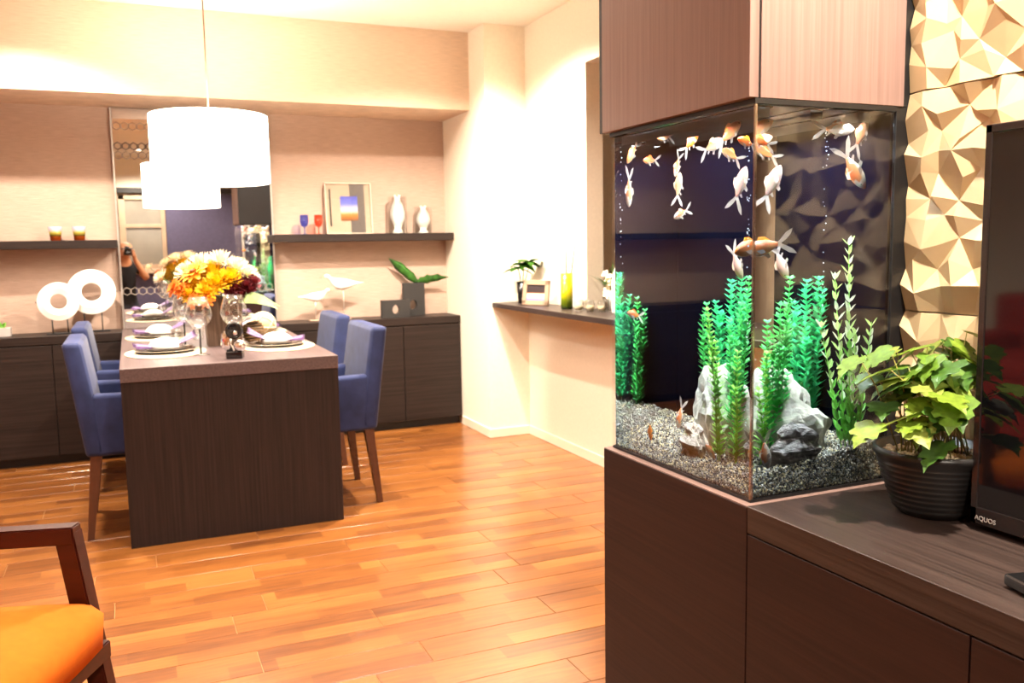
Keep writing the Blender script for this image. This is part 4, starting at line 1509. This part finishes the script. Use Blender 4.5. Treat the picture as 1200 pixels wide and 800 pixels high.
# ------------------------------------------------------------------ on the sideboard by the mirror: ring sculptures
def ring_sculpture(x, z, ro, ri, label, bx0, bx1, yb):
    t = thing('ring_sculpture', label, 'sculpture', (x, yb, SBZ + .0003), group='white ring sculptures')
    bm = bmesh.new()
    seg, pr = 48, [(ri, -.012), ((ri + ro) / 2, -.022), (ro, -.012), (ro, .012), ((ri + ro) / 2, .022), (ri, .012)]
    rings = []
    for i in range(seg):
        a = 6.283185 * i / seg
        rings.append([bm.verts.new((r * math.cos(a), d, z - SBZ + r * math.sin(a))) for r, d in pr])
    for i in range(seg):
        j = (i + 1) % seg
        for k_ in range(6):
            f = bm.faces.new((rings[i][k_], rings[i][(k_ + 1) % 6], rings[j][(k_ + 1) % 6], rings[j][k_]))
    obj('ring', bm, 'whitestone', t)
    obj('stand_plate', B(bx0, bx1, yb - .023, yb + .023, SBZ + .0003, SBZ + .008, .001, 1), 'black', t, True)
    for s in (-1, 1):
        obj('stand_rod', TU([(s * ro * .36, 0, .007), (s * ro * .36, 0, z - SBZ - ro * .90)], .0035, 8), 'black', t)
        obj('pin', TU([(s * (ro - .005), 0, z - SBZ), (s * (ro + .008), 0, z - SBZ)], .0035, 8), 'black', t)


ring_sculpture(-0.376, 0.903, .106, .043, 'smaller white stone ring on two black rods', -.445, -.255, 5.475)
ring_sculpture(-0.209, 0.948, .127, .052, 'larger white stone ring on two black rods, next to the mirror', -.250, -.125, 5.535)
t = thing('planter_box', 'small grey planter box at the very edge of the sideboard', 'planter', (-0.665, 5.50, SBZ + .0003))
obj('box', B(-.045, .045, -.035, .035, 0, .048, .002, 1), mat('grey_planter', (0.42, 0.38, 0.36), 0.5), t)
for i in range(7):
    o = obj('leaf', long_leaf(.035, .010, (.02, -.005), 5, .1, i, .001), 'pl_lime', t)
    o.location = (R.uniform(-.02, .02), R.uniform(-.015, .015), .046)
    o.rotation_euler = (0, -.6, i * .9)

# tumblers on the shelf
TM = ramp_mat('amber_tumbler', [(0, (0.75, 0.12, 0.01)), (.25, (0.60, 0.10, 0.01)), (.35, (0.13, 0.06, 0.01)), (.6, (0.42, 0.36, 0.05)), (.78, (0.42, 0.36, 0.40)), (1, (0.50, 0.44, 0.55))], 2, 0, .075, 0.1, 0.25)
for x, lab in ((-0.372, 'amber and clear tumbler on the shelf, further from the mirror'), (-0.252, 'amber and clear tumbler on the shelf, closer to the mirror')):
    o = obj('tumbler', LA([(0, 0), (.027, 0), (.036, .078), (.034, .078), (.025, .006), (0, .006)], 24, capped=False), TM)
    o.location = (x, 5.56, 1.2403)
    tag(o, lab, 'tumbler')

# ------------------------------------------------------------------ shelf by the picture
SZ = 1.2603
for x, mt, lab in ((1.010, 'glassblue', 'small cobalt blue glass goblet on the shelf'), (1.098, 'glassred', 'small red glass goblet on the shelf beside the picture')):
    t = thing('goblet', lab, 'goblet', (x, 5.55, SZ), group='coloured goblets')
    obj('bowl', LA([(.004, .042), (.020, .052), (.027, .075), (.026, .120), (.0245, .120), (.0255, .075), (.018, .054), (0, .048)], 24, capped=False), mt, t)
    obj('stem', LA([(.004, .004), (.0035, .03), (.005, .044)], 12), mt, t)
    obj('foot', LA([(0, 0), (.022, 0), (.022, .002), (.006, .005), (0, .005)], 24, capped=False), mt, t)
t = thing('picture_frame', 'thin clear picture frame with a small desert photograph on the shelf', 'picture frame', (1.305, 5.585, SZ))
lean = []
lean.append(obj('mat_board', B(-.140, .140, .004, .010, .004, .318), mat('tan_mat', (0.55, 0.42, 0.30), 0.7), t))
fb = B(-.150, -.142, -.006, .012, 0, .326, .001, 1)
box(fb, .142, .150, -.006, .012, 0, .326, .001, 1)
box(fb, -.150, .150, -.006, .012, .318, .326, .001, 1)
box(fb, -.150, .150, -.006, .012, 0, .006, .001, 1)
lean.append(obj('frame', fb, mat('acrylic_frame', (0.62, 0.50, 0.40), 0.15, vary=0.05), t))
lean.append(obj('photograph', B(-.052, .058, .001, .004, .085, .240), ramp_mat('desert_photo', [(0, (0.20, 0.05, 0.01)), (.12, (0.42, 0.14, 0.02)), (.26, (0.62, 0.28, 0.06)), (.34, (0.72, 0.52, 0.38)), (.46, (0.62, 0.62, 0.85)), (.7, (0.16, 0.20, 0.75)), (1, (0.05, 0.07, 0.55))], 2, .085, .240, 0.3), t))
lean.append(obj('dark_strip', B(-.122, -.112, .001, .0039, .05, .285), 'slate', t))
lean.append(obj('reflection_strip', B(.010, .105, .0012, .0038, .004, .318), mat('reflection_grey', (0.10, 0.085, 0.08), 0.5), t))  # strip of grey stands in for a reflection in the frame glass
lean.append(obj('glass_sheet', B(-.141, .141, -.004, -.002, .006, .318), 'glass', t))
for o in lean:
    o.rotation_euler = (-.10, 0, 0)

for x, k_, lab in ((1.612, 1.0, 'taller white ceramic oil lamp in a glass cylinder'), (1.785, .72, 'shorter white ceramic oil lamp in a glass cylinder')):
    t = thing('table_lamp', lab, 'oil lamp', (x, 5.555, SZ), group='white oil lamps on the shelf')
    h = .232 * k_
    wr = .050 if k_ == 1 else .047
    obj('body', LA([(0, 0), (wr * .72, 0), (wr * .66, h * .05), (wr * .40, h * .14), (wr * .62, h * .26), (wr * .92, h * .42), (wr * .96, h * .56), (wr * .72, h * .78), (wr * .36, h * .92), (wr * .34, h), (0, h)], 28, capped=False), 'whitecer', t)
    for s in (-1, 1):
        obj('prong', B(s * wr * .28 - .006, s * wr * .28 + .006, -.006, .006, h * .985, h * 1.06, .002, 1), 'whitecer', t)
    obj('glass_cylinder', LA([(wr * 1.22, .0005), (wr * 1.22, h * 1.02), (wr * 1.19, h * 1.02), (wr * 1.19, .0005), (wr * 1.22, .0005)], 32, capped=False), 'glass', t)

# ------------------------------------------------------------------ birds and blocks on the sideboard
def bird(x, zb, L_, flip, label):
    t = thing('bird_figure', label, 'figurine', (x, 5.52, SBZ + .0003), group='white bird figures')
    spec = [(-.52, .004, .004, .020), (-.40, .020, .012, .016), (-.25, .050, .040, .008), (-.08, .075, .075, .0), (.08, .078, .085, .0), (.20, .060, .078, .025), (.27, .040, .055, .075), (.31, .032, .040, .130), (.34, .030, .034, .175), (.39, .027, .030, .205), (.44, .018, .020, .205), (.47, .006, .008, .198)]
    bm = bmesh.new()
    loft(bm, [((u * L_ * flip, 0, zb - SBZ + z * L_), ry * L_ * 1.15, rz * L_ * 1.7) for u, ry, rz, z in spec], 16)
    obj('body', bm, 'whitestone', t)
    obj('beak', TU([(.46 * L_ * flip, 0, zb - SBZ + .198 * L_), (.56 * L_ * flip, 0, zb - SBZ + .175 * L_)], [.010 * L_ + .001, .001], 8), mat('beak', (0.45, 0.30, 0.14), 0.5) if 'beak' not in bpy.data.materials else bpy.data.materials['beak'], t)
    obj('rod', TU([(0, 0, .006), (0, 0, zb - SBZ - .05 * L_)], .0025, 8), 'alu', t)
    obj('base', LA([(0, 0), (.045, 0), (.045, .006), (0, .007)], 24, capped=False), mat('bird_base', (0.40, 0.27, 0.19), 0.6) if 'bird_base' not in bpy.data.materials else bpy.data.materials['bird_base'], t)


bird(1.232, .945, .255, -1, 'larger white seabird figure on a rod, facing the mirror')
bird(1.052, .870, .205, 1, 'smaller white seabird figure on a rod, facing the larger bird')


def holed_block(x0, x1, y0, y1, h, hc, hr, label, hx=0.5):
    """Block with an egg-shaped hole right through it."""
    t = thing('block_vase', label, 'vase', ((x0 + x1) / 2, (y0 + y1) / 2, SBZ + .0003), group='dark block vases')
    w2, d2 = (x1 - x0) / 2, (y1 - y0) / 2
    bm = bmesh.new()
    n = 40
    cx = (hx - .5) * 2 * w2
    outer, inner = [], []
    for i in range(n):
        a = 6.283185 * i / n
        c, s = math.cos(a), math.sin(a)
        inner.append((cx + hr * c * (1 - .12 * s), hc + hr * 1.25 * s))
        tx = ((w2 - cx) if c > 0 else (w2 + cx)) / max(1e-6, abs(c))
        tz = ((h - hc) if s > 0 else hc) / max(1e-6, abs(s))
        k_ = min(tx, tz)
        outer.append((cx + c * k_, hc + s * k_))
    for q_ in ((-w2, 0), (w2, 0), (w2, h), (-w2, h)):     # snap the nearest ring point to each corner
        i = min(range(n), key=lambda i: (outer[i][0] - q_[0]) ** 2 + (outer[i][1] - q_[1]) ** 2)
        outer[i] = q_
    rings = [[bm.verts.new((p[0], y, p[1])) for p in ring] for ring, y in ((outer, -d2), (inner, -d2), (inner, d2), (outer, d2))]
    for a, b in ((0, 1), (1, 2), (2, 3), (3, 0)):
        for i in range(n):
            j = (i + 1) % n
            bm.faces.new((rings[a][i], rings[a][j], rings[b][j], rings[b][i]))
    obj('block', bm, 'slate', t)
    return t


holed_block(1.462, 1.648, 5.455, 5.495, .112, .052, .024, 'low dark block vase with an egg-shaped hole')
holed_block(1.632, 1.775, 5.535, 5.575, .215, .072, .026, 'tall dark block vase with an egg-shaped hole, holding leaves', .45)
t = thing('leaf_spray', 'two long dark green leaves standing in the tall block vase', 'leaves', (1.735, 5.565, SBZ + .215))
M['darkleaf'] = mat('dark_leaf', (0.050, 0.17, 0.025), 0.4, vary=0.7, scale=25)
o = obj('leaf', long_leaf(.245, .036, (.02, .02), 9, .22, 4, .002, .5), 'darkleaf', t)
o.rotation_euler = Euler((math.radians(70), 0, 0)).to_matrix().to_euler()
o.rotation_euler = (Matrix.Rotation(math.radians(185), 3, 'Z') @ Matrix.Rotation(math.radians(-38), 3, 'Y') @ Matrix.Rotation(math.radians(62), 3, 'X')).to_euler()
o = obj('leaf', long_leaf(.215, .034, (.05, -.02), 9, .22, 8, .002, .5), 'darkleaf', t)
o.rotation_euler = (Matrix.Rotation(math.radians(-12), 3, 'Z') @ Matrix.Rotation(math.radians(-4), 3, 'Y') @ Matrix.Rotation(math.radians(-60), 3, 'X')).to_euler()

# ------------------------------------------------------------------ kitchen counter and what stands on it
KX, KZ = 1.9927, .8282
t = thing('counter_shelf', 'dark wood serving counter along the kitchen opening', 'counter', (2.15, 3.5, KZ))
obj('top', B(KX, X_R + .20, 2.36, OPY1 - .002, KZ - .027, KZ, .0015, 1), 'veneer_top', t, True)
obj('top_end', B(KX, X_R - .0005, OPY1 - .002, PY - .0005, KZ - .027, KZ, .0015, 1), 'veneer_top', t, True)
KZ += .0003
t = thing('potted_plant', 'small umbrella plant in a tall black pot on the counter', 'plant', (2.125, 4.74, KZ))
obj('pot', LA([(0, 0), (.024, 0), (.036, .128), (.033, .128), (.031, .118), (0, .118)], 28, capped=False), 'blackgloss', t)
for s, (tx, ty) in enumerate(((-.02, .01), (.015, .0), (.04, -.03))):
    hh = .205 + .02 * s
    st = obj('stem', TU([(tx * .3, ty * .3, .115), (tx * .6, ty * .6, .17), (tx, ty, hh)], .003, 6), mat('plant_stem', (0.20, 0.24, 0.08), 0.6) if s == 0 else bpy.data.materials['plant_stem'], t)
    for i in range(8):
        o = obj('leaf', long_leaf(.105, .025, (.015, -.045), 6, .08, i + 7 * s, .0012), mat('plant_leaf', (0.045, 0.15, 0.012), 0.6, vary=0.5, scale=14, spec=0.15) if s == 0 and i == 0 else bpy.data.materials['plant_leaf'], t)
        o.location = (tx, ty, hh)
        o.rotation_euler = (R.uniform(-.3, .3), R.uniform(-.35, .25), i * .785 + s)
t = thing('photo_frame', 'small cream photo frame with a banded picture on the counter', 'picture frame', (2.105, 4.52, KZ), math.radians(-62))
pcs = []
fb = B(-.092, .092, -.008, .008, 0, .028, .002, 1)
box(fb, -.092, .092, -.008, .008, .116, .144, .002, 1)
box(fb, -.092, -.064, -.008, .008, .0, .144, .002, 1)
box(fb, .064, .092, -.008, .008, .0, .144, .002, 1)
pcs.append(obj('frame', fb, mat('cream_frame', (0.36, 0.25, 0.17), 0.6, spec=0.2), t))
pcs.append(obj('picture', B(-.066, .066, -.001, .005, .026, .118), ramp_mat('banded_picture', [(0, (0.08, 0.07, 0.22)), (.12, (0.22, 0.22, 0.60)), (.3, (0.80, 0.78, 0.90)), (.42, (0.80, 0.62, 0.50)), (.47, (0.42, 0.16, 0.06)), (.52, (0.035, 0.022, 0.022)), (1, (0.035, 0.025, 0.028))], 2, .026, .118, .3), t))
for o in pcs:
    o.rotation_euler = (-.16, 0, 0)
obj('prop', B(-.012, .012, .012, .055, .0, .004, .001, 1), 'slate', t)
o = obj('glass_vase', LA([(0, 0), (.030, 0), (.033, .01), (.033, .19), (.030, .19), (.030, .012), (0, .012)], 28, capped=False), 'glassyellow')
o.location = (2.13, 4.17, KZ)
tag(o, 'straight yellow glass vase with a dark green foot on the counter', 'vase')
for i, (a, b, L_) in enumerate(((.03, -.05, .37), (-.01, -.02, .36))):
    o = obj('stick', TU([(-.006 + .012 * i, 0, .014), (a * .6, b * .4, .19), (a, b, L_)], [.0042, .0035, .002], 7), mat('stick', (0.09, 0.065, 0.012), 0.7, spec=0.1) if i == 0 else bpy.data.materials['stick'])
    o.location = (2.13, 4.17, KZ)
    tag(o, ('bare twig leaning outwards in the yellow vase', 'straighter bare twig in the yellow vase')[i], 'twig', 'twigs in the yellow vase')
t = thing('candle_cup', 'row of small clear glass cups on the counter', 'glass cup', (2.15, 3.90, KZ))
bpy.data.objects.remove(t)
rn = random.Random(4)
for i, (x, y) in enumerate(((2.11, 4.00), (2.14, 3.93), (2.17, 3.99), (2.18, 3.88))):
    t = thing('glass_cup', ('small clear glass cup nearest the yellow vase', 'small clear glass cup at the counter front', 'small clear glass cup behind the front one', 'small clear glass cup beside the white bottle')[i], 'cup', (x, y, KZ), group='small glass cups on the counter')
    obj('cup', LA([(0, 0), (.018, 0), (.026, .03), (.023, .055), (.0215, .055), (.0245, .03), (.017, .004), (0, .004)], 20, capped=False), 'glass', t)
    obj('filling', LA([(0, .005), (.016, .005), (.022, .028), (0, .030)], 16, capped=False), mat('cup_filling%d' % i, (0.75, 0.62, 0.38), 0.6), t)
t = thing('orchid', 'white orchid sprig in a clear glass at the kitchen opening', 'flower', (2.205, 3.86, KZ))
obj('glass', LA([(0, 0), (.02, 0), (.03, .085), (.028, .085), (.0185, .004), (0, .004)], 20, capped=False), 'glass', t)
obj('stem', TU([(0, 0, .006), (.002, -.004, .08), (-.006, .012, .16), (-.01, .03, .20)], .002, 6), 'flowerstem', t)
for i in range(7):
    bm = mum('white', .022, 1, 5, 20, 20, .009, rn, .1)
    bmesh.ops.rotate(bm, verts=list(bm.verts), cent=(0, 0, 0), matrix=Euler((rn.uniform(.6, 1.4), 0, rn.uniform(-1.2, .6))).to_matrix())
    o = obj('blossom', bm, FM['white'], t)
    o.location = (rn.uniform(-.02, .02), rn.uniform(-.015, .035), .09 + .017 * i)
o = obj('bottle', LA([(0, 0), (.030, 0), (.032, .01), (.032, .15), (.027, .19), (.013, .23), (.011, .29), (.014, .295), (.014, .31), (0, .31)], 28, capped=False), 'whitecer')
o.location = (2.19, 3.735, KZ)
tag(o, 'tall white bottle on the counter beside the aquarium', 'bottle')
t = thing('spiky_plant', 'spiky dark green plant in a white pot in the kitchen opening', 'plant', (2.33, 4.02, KZ))
obj('pot', LA([(0, 0), (.028, 0), (.038, .10), (.035, .10), (0, .092)], 24, capped=False), 'whitecer', t)
for i in range(11):
    o = obj('leaf', long_leaf(.17, .007, (.02, -.03), 6, 0, i, .001), 'darkleaf', t)
    o.location = (0, 0, .09)
    o.rotation_euler = (0, math.radians(R.uniform(-75, -25)), i * .571)

# kitchen behind the opening
t = thing('kitchen_unit', 'tall grey-brown kitchen unit seen through the opening', 'kitchen cabinet', (3.4, 4.3, 0))
M['kunit'] = mat('kitchen_front', (0.22, 0.15, 0.10), 0.5, vary=0.05)
obj('body', B(3.22, 3.598, 3.0, PY - .003, 0, 1.62, .002, 1), 'kunit', t, True)
for i in range(4):
    obj('door', B(3.20, 3.219, 3.0 + i * .472 + .002, 3.0 + (i + 1) * .472 - .002, .06, 1.60, .002, 1), 'kunit', t, True)
obj('top_edge', B(3.19, 3.598, 3.0, PY - .003, 1.621, 1.645, .001, 1), 'slate', t, True)

# ------------------------------------------------------------------ orange armchair (faces the television)
def prism(bm, poly, z0, z1, dz=None):
    a = [bm.verts.new((x, y, z0)) for x, y in poly]
    b = [bm.verts.new((x, y, z1)) for x, y in poly]
    bm.faces.new(list(reversed(a)))
    bm.faces.new(b)
    for i in range(len(poly)):
        j = (i + 1) % len(poly)
        bm.faces.new((a[i], a[j], b[j], b[i]))
    return bm


def bar(p0, p1, w0, h0, w1=None, h1=None, side=Vector((0, 1, 0)), bev=.003):
    """Rectangular bar from p0 to p1; w along side."""
    p0, p1 = Vector(p0), Vector(p1)
    w1 = w0 if w1 is None else w1
    h1 = h0 if h1 is None else h1
    d = (p1 - p0).normalized()
    s = (side - d * side.dot(d)).normalized()
    n = d.cross(s)
    b2 = bmesh.new()
    vs = []
    for p, w_, h_ in ((p0, w0, h0), (p1, w1, h1)):
        vs.append([b2.verts.new(p + s * a * w_ / 2 + n * b * h_ / 2) for a, b in ((-1, -1), (1, -1), (1, 1), (-1, 1))])
    b2.faces.new(list(reversed(vs[0])))
    b2.faces.new(vs[1])
    for i in range(4):
        b2.faces.new((vs[0][i], vs[0][(i + 1) % 4], vs[1][(i + 1) % 4], vs[1][i]))
    bmesh.ops.recalc_face_normals(b2, faces=list(b2.faces))
    if bev:
        bmesh.ops.bevel(b2, geom=list(b2.edges), offset=bev, segments=2, affect='EDGES')
    return b2


ac = thing('armchair', 'orange cushioned armchair with dark red wooden frame', 'armchair', (-0.48, 1.94, 0), math.radians(-26))
# local: faces +X; front half width .30, back half width .235
FH, BH, FXX, BXX = .295, .235, .27, -.27
cs_ = bmesh.new()
n = 10
grid = []
for i in range(n + 1):
    f = i / n
    x = BXX + .01 + (FXX + .03 - BXX - .01) * f
    hw = (BH + (FH - BH) * f) + .012
    grid.append([(x + (.02 * (1 - (2 * j / n - 1) ** 2) if i == n else 0), -hw + 2 * hw * j / n) for j in range(n + 1)])
top, bot = [], []
for i in range(n + 1):
    rt, rb_ = [], []
    for j in range(n + 1):
        x, y = grid[i][j]
        ex = min(1, 4 * min(i, n - i) / n)
        ey = min(1, 4 * min(j, n - j) / n)
        rt.append(cs_.verts.new((x, y, .397 + .033 * (1 - (1 - ex) ** 3) * (1 - (1 - ey) ** 3) + .0 - .012 * (1 - i / n))))
        rb_.append(cs_.verts.new((x * .985, y * .975, .322 - .010 * (1 - i / n))))
    top.append(rt)
    bot.append(rb_)
for i in range(n):
    for j in range(n):
        cs_.faces.new((top[i][j], top[i + 1][j], top[i + 1][j + 1], top[i][j + 1])).smooth = True
        cs_.faces.new((bot[i][j], bot[i][j + 1], bot[i + 1][j + 1], bot[i + 1][j])).smooth = True
for i in range(n):
    for a, b in ((top[i][0], top[i + 1][0]), (top[i + 1][n], top[i][n]), (top[n][i], top[n][i + 1]), (top[0][i + 1], top[0][i])):
        pass
for rw in (top, bot):
    for i, j in ((0, 0), (0, n), (n, 0), (n, n)):
        rw[i][j].co.x *= .90
        rw[i][j].co.y *= .90
edge_t = [top[i][0] for i in range(n)] + [top[n][j] for j in range(n)] + [top[i][n] for i in range(n, 0, -1)] + [top[0][j] for j in range(n, 0, -1)]
edge_b = [bot[i][0] for i in range(n)] + [bot[n][j] for j in range(n)] + [bot[i][n] for i in range(n, 0, -1)] + [bot[0][j] for j in range(n, 0, -1)]
for i in range(len(edge_t)):
    j = (i + 1) % len(edge_t)
    cs_.faces.new((edge_b[i], edge_b[j], edge_t[j], edge_t[i])).smooth = True
obj('seat_cushion', cs_, 'orange', ac)
obj('seat_rail', bar((FXX + .015, -FH + .01, .300), (FXX + .015, FH - .01, .300), .024, .040, side=Vector((1, 0, 0))), 'redwood', ac)
obj('seat_rail', bar((BXX, -BH, .295), (BXX, BH, .295), .024, .05, side=Vector((1, 0, 0))), 'redwood', ac)
for s in (-1, 1):
    obj('seat_rail', bar((BXX, s * BH, .295), (FXX, s * (FH - .012), .300), .024, .040, side=Vector((0, 1, 0))), 'redwood', ac)
    obj('front_leg', bar((FXX + .03, s * (FH - .005), 0), (FXX - .066, s * (FH + .012), .560), .036, .044, .040, .046, side=Vector((0, 1, 0))), 'redwood', ac)
    obj('back_leg', bar((BXX - .06, s * BH, 0), (BXX - .055, s * BH, .80), .034, .040, side=Vector((0, 1, 0))), 'redwood', ac)
    obj('armrest', bar((BXX - .05, s * (BH + .012), .540), (FXX - .044, s * (FH + .012), .555), .044, .040, side=Vector((0, 1, 0))), 'redwood', ac)
bk = B(BXX - .05, BXX + .03, -BH + .01, BH - .01, .40, .82, .03, 3)
obj('back_cushion', bk, 'orange', ac)

# ------------------------------------------------------------------ red sofa at the far side of the room (reflected in the television)
t = thing('sofa', 'red sofa against the far wall, seen only reflected in the television', 'sofa', (-2.1, 2.9, 0))
obj('base', B(-2.55, -1.70, 1.95, 3.85, .08, .40, .03, 3), 'redsofa', t, True)
obj('backrest', B(-2.62, -2.38, 1.95, 3.85, .401, .82, .04, 3), 'redsofa', t, True)
for a in (1.95, 3.65):
    obj('armrest', B(-2.55, -1.70, a, a + .20, .401, .60, .04, 3), 'redsofa', t, True)
for a in (2.16, 2.91):
    obj('cushion', B(-2.36, -1.70, a, a + .735, .402, .50, .03, 3), 'redsofa', t, True)
for a in (2.0, 3.76):
    for b in (-2.5, -1.78):
        obj('leg', B(b, b + .04, a, a + .04, 0, .0795), 'redwood', t, True)

# ------------------------------------------------------------------ the photographer, seen in the mirror
def photographer():
    """Kneeling person holding a camera to the face; local: looks along +Y, camera axis at z = CAM_H."""
    V, E, RA, KIND = [], [], [], []

    def add(p, r, parent=None, kind=0):
        V.append(p)
        RA.append(r if isinstance(r, tuple) else (r, r))
        KIND.append(kind)
        if parent is not None:
            E.append((parent, len(V) - 1))
        return len(V) - 1
    SH, SK, TR = 0, 1, 2      # shirt, skin, trousers
    pel = add((0, -.50, .50), (.145, .11), None, TR)
    sp = add((0, -.49, .66), (.130, .095), pel, SH)
    chs = add((0, -.44, .86), (.150, .105), sp, SH)
    nb = add((0, -.38, 1.01), (.085, .075), chs, SH)
    nk = add((0, -.335, 1.085), .055, nb, SK)
    jaw = add((0, -.275, 1.145), (.060, .070), nk, SK)
    eye = add((0, -.270, 1.215), (.075, .088), jaw, SK)
    add((0, -.285, 1.285), (.070, .082), eye, SK)
    add((0, -.178, 1.180), .014, eye, SK)                       # nose
    for s in (-1, 1):
        add((s * .088, -.285, 1.195), .016, eye, SK)            # ears
        sho = add((s * .175, -.415, .955), .062, nb, SH)
        el = add((s * .215, -.235 if s < 0 else -.21, .865 if s < 0 else .845), .042, sho, SK)
        wr = add((s * .085, -.150, 1.075), .027, el, SK)
        pa = add((s * .070, -.125, 1.130), (.030, .022), wr, SK)
        for k in range(4):                                      # fingers close round the camera
            f1 = add((s * (.074 - .003 * k), -.100, 1.125 + .020 * k), .0095, pa, SK)
            f2 = add((s * (.064 - .003 * k), -.070, 1.128 + .020 * k), .0085, f1, SK)
            add((s * (.044 - .002 * k), -.066, 1.130 + .020 * k), .0075, f2, SK)
        t1 = add((s * .050, -.150, 1.140), .0105, pa, SK)       # thumb behind the camera
        add((s * .030, -.152, 1.155), .009, t1, SK)
        hip = add((s * .10, -.49, .45), .088, pel, TR)
        kn = add((s * .13, -.24, .075), .060, hip, TR)
        an = add((s * .12, -.64, .055), .042, kn, TR)
        add((s * .12, -.76, .035), .032, an, TR)
    me = bpy.data.meshes.new('person')
    me.from_pydata(V, E, [])
    o = bpy.data.objects.new('person', me)
    C.objects.link(o)
    md = o.modifiers.new('skin', 'SKIN')
    for i, sv_ in enumerate(me.skin_vertices[0].data):
        sv_.radius = RA[i]
        sv_.use_root = i == 0
    md.use_smooth_shade = True
    sd_ = o.modifiers.new('sub', 'SUBSURF')
    sd_.levels = 2
    sd_.render_levels = 2
    bpy.context.view_layer.update()
    baked = bpy.data.meshes.new_from_object(o.evaluated_get(bpy.context.evaluated_depsgraph_get()))
    bpy.data.objects.remove(o)
    baked.materials.clear()
    for m_ in (mat('black_shirt', (0.008, 0.008, 0.010), 0.85), mat('skin', (0.52, 0.25, 0.13), 0.5, vary=0.06), mat('dark_trousers', (0.02, 0.02, 0.03), 0.85)):
        baked.materials.append(m_)
    segs = [(Vector(V[a]), Vector(V[b]), KIND[b], abs(V[b][0]) > .19) for a, b in E]
    for p in baked.polygons:
        c = p.center
        best, kd = 9, 0
        for a, b, k, arm in segs:
            ab = b - a
            u = max(0, min(1, (c - a).dot(ab) / ab.length_squared))
            d = (c - a - ab * u).length
            if d < best:
                best, kd = d, k
                if arm and u < .45:
                    kd = SH                                     # short sleeve
        p.material_index = kd
        p.use_smooth = True
    return baked


YAW = -math.radians(9.0)
pm = photographer()
po = link('person', pm)
po.rotation_euler = (0, 0, YAW)
tag(po, 'person in a black shirt kneeling and taking the photograph, seen in the mirror', 'person')
t = thing('camera', 'black camera held to the kneeling person\'s face, seen in the mirror', 'camera', (0, 0, CAM_H), YAW)
obj('body', B(-.062, .062, -.140, -.092, -.048, .040, .008, 2), 'black', t)
obj('viewfinder_hump', B(-.022, .022, -.138, -.094, .038, .060, .008, 2), 'black', t)
bm = LA([(0, 0), (.036, 0), (.036, .030), (.034, .060), (.030, .062), (.028, .055), (0, .052)], 32, capped=False)
bmesh.ops.rotate(bm, verts=list(bm.verts), cent=(0, 0, 0), matrix=Matrix.Rotation(math.radians(-90), 3, 'X'))
bmesh.ops.translate(bm, verts=list(bm.verts), vec=(0, -.093, 0))
obj('lens', bm, 'blackgloss', t)
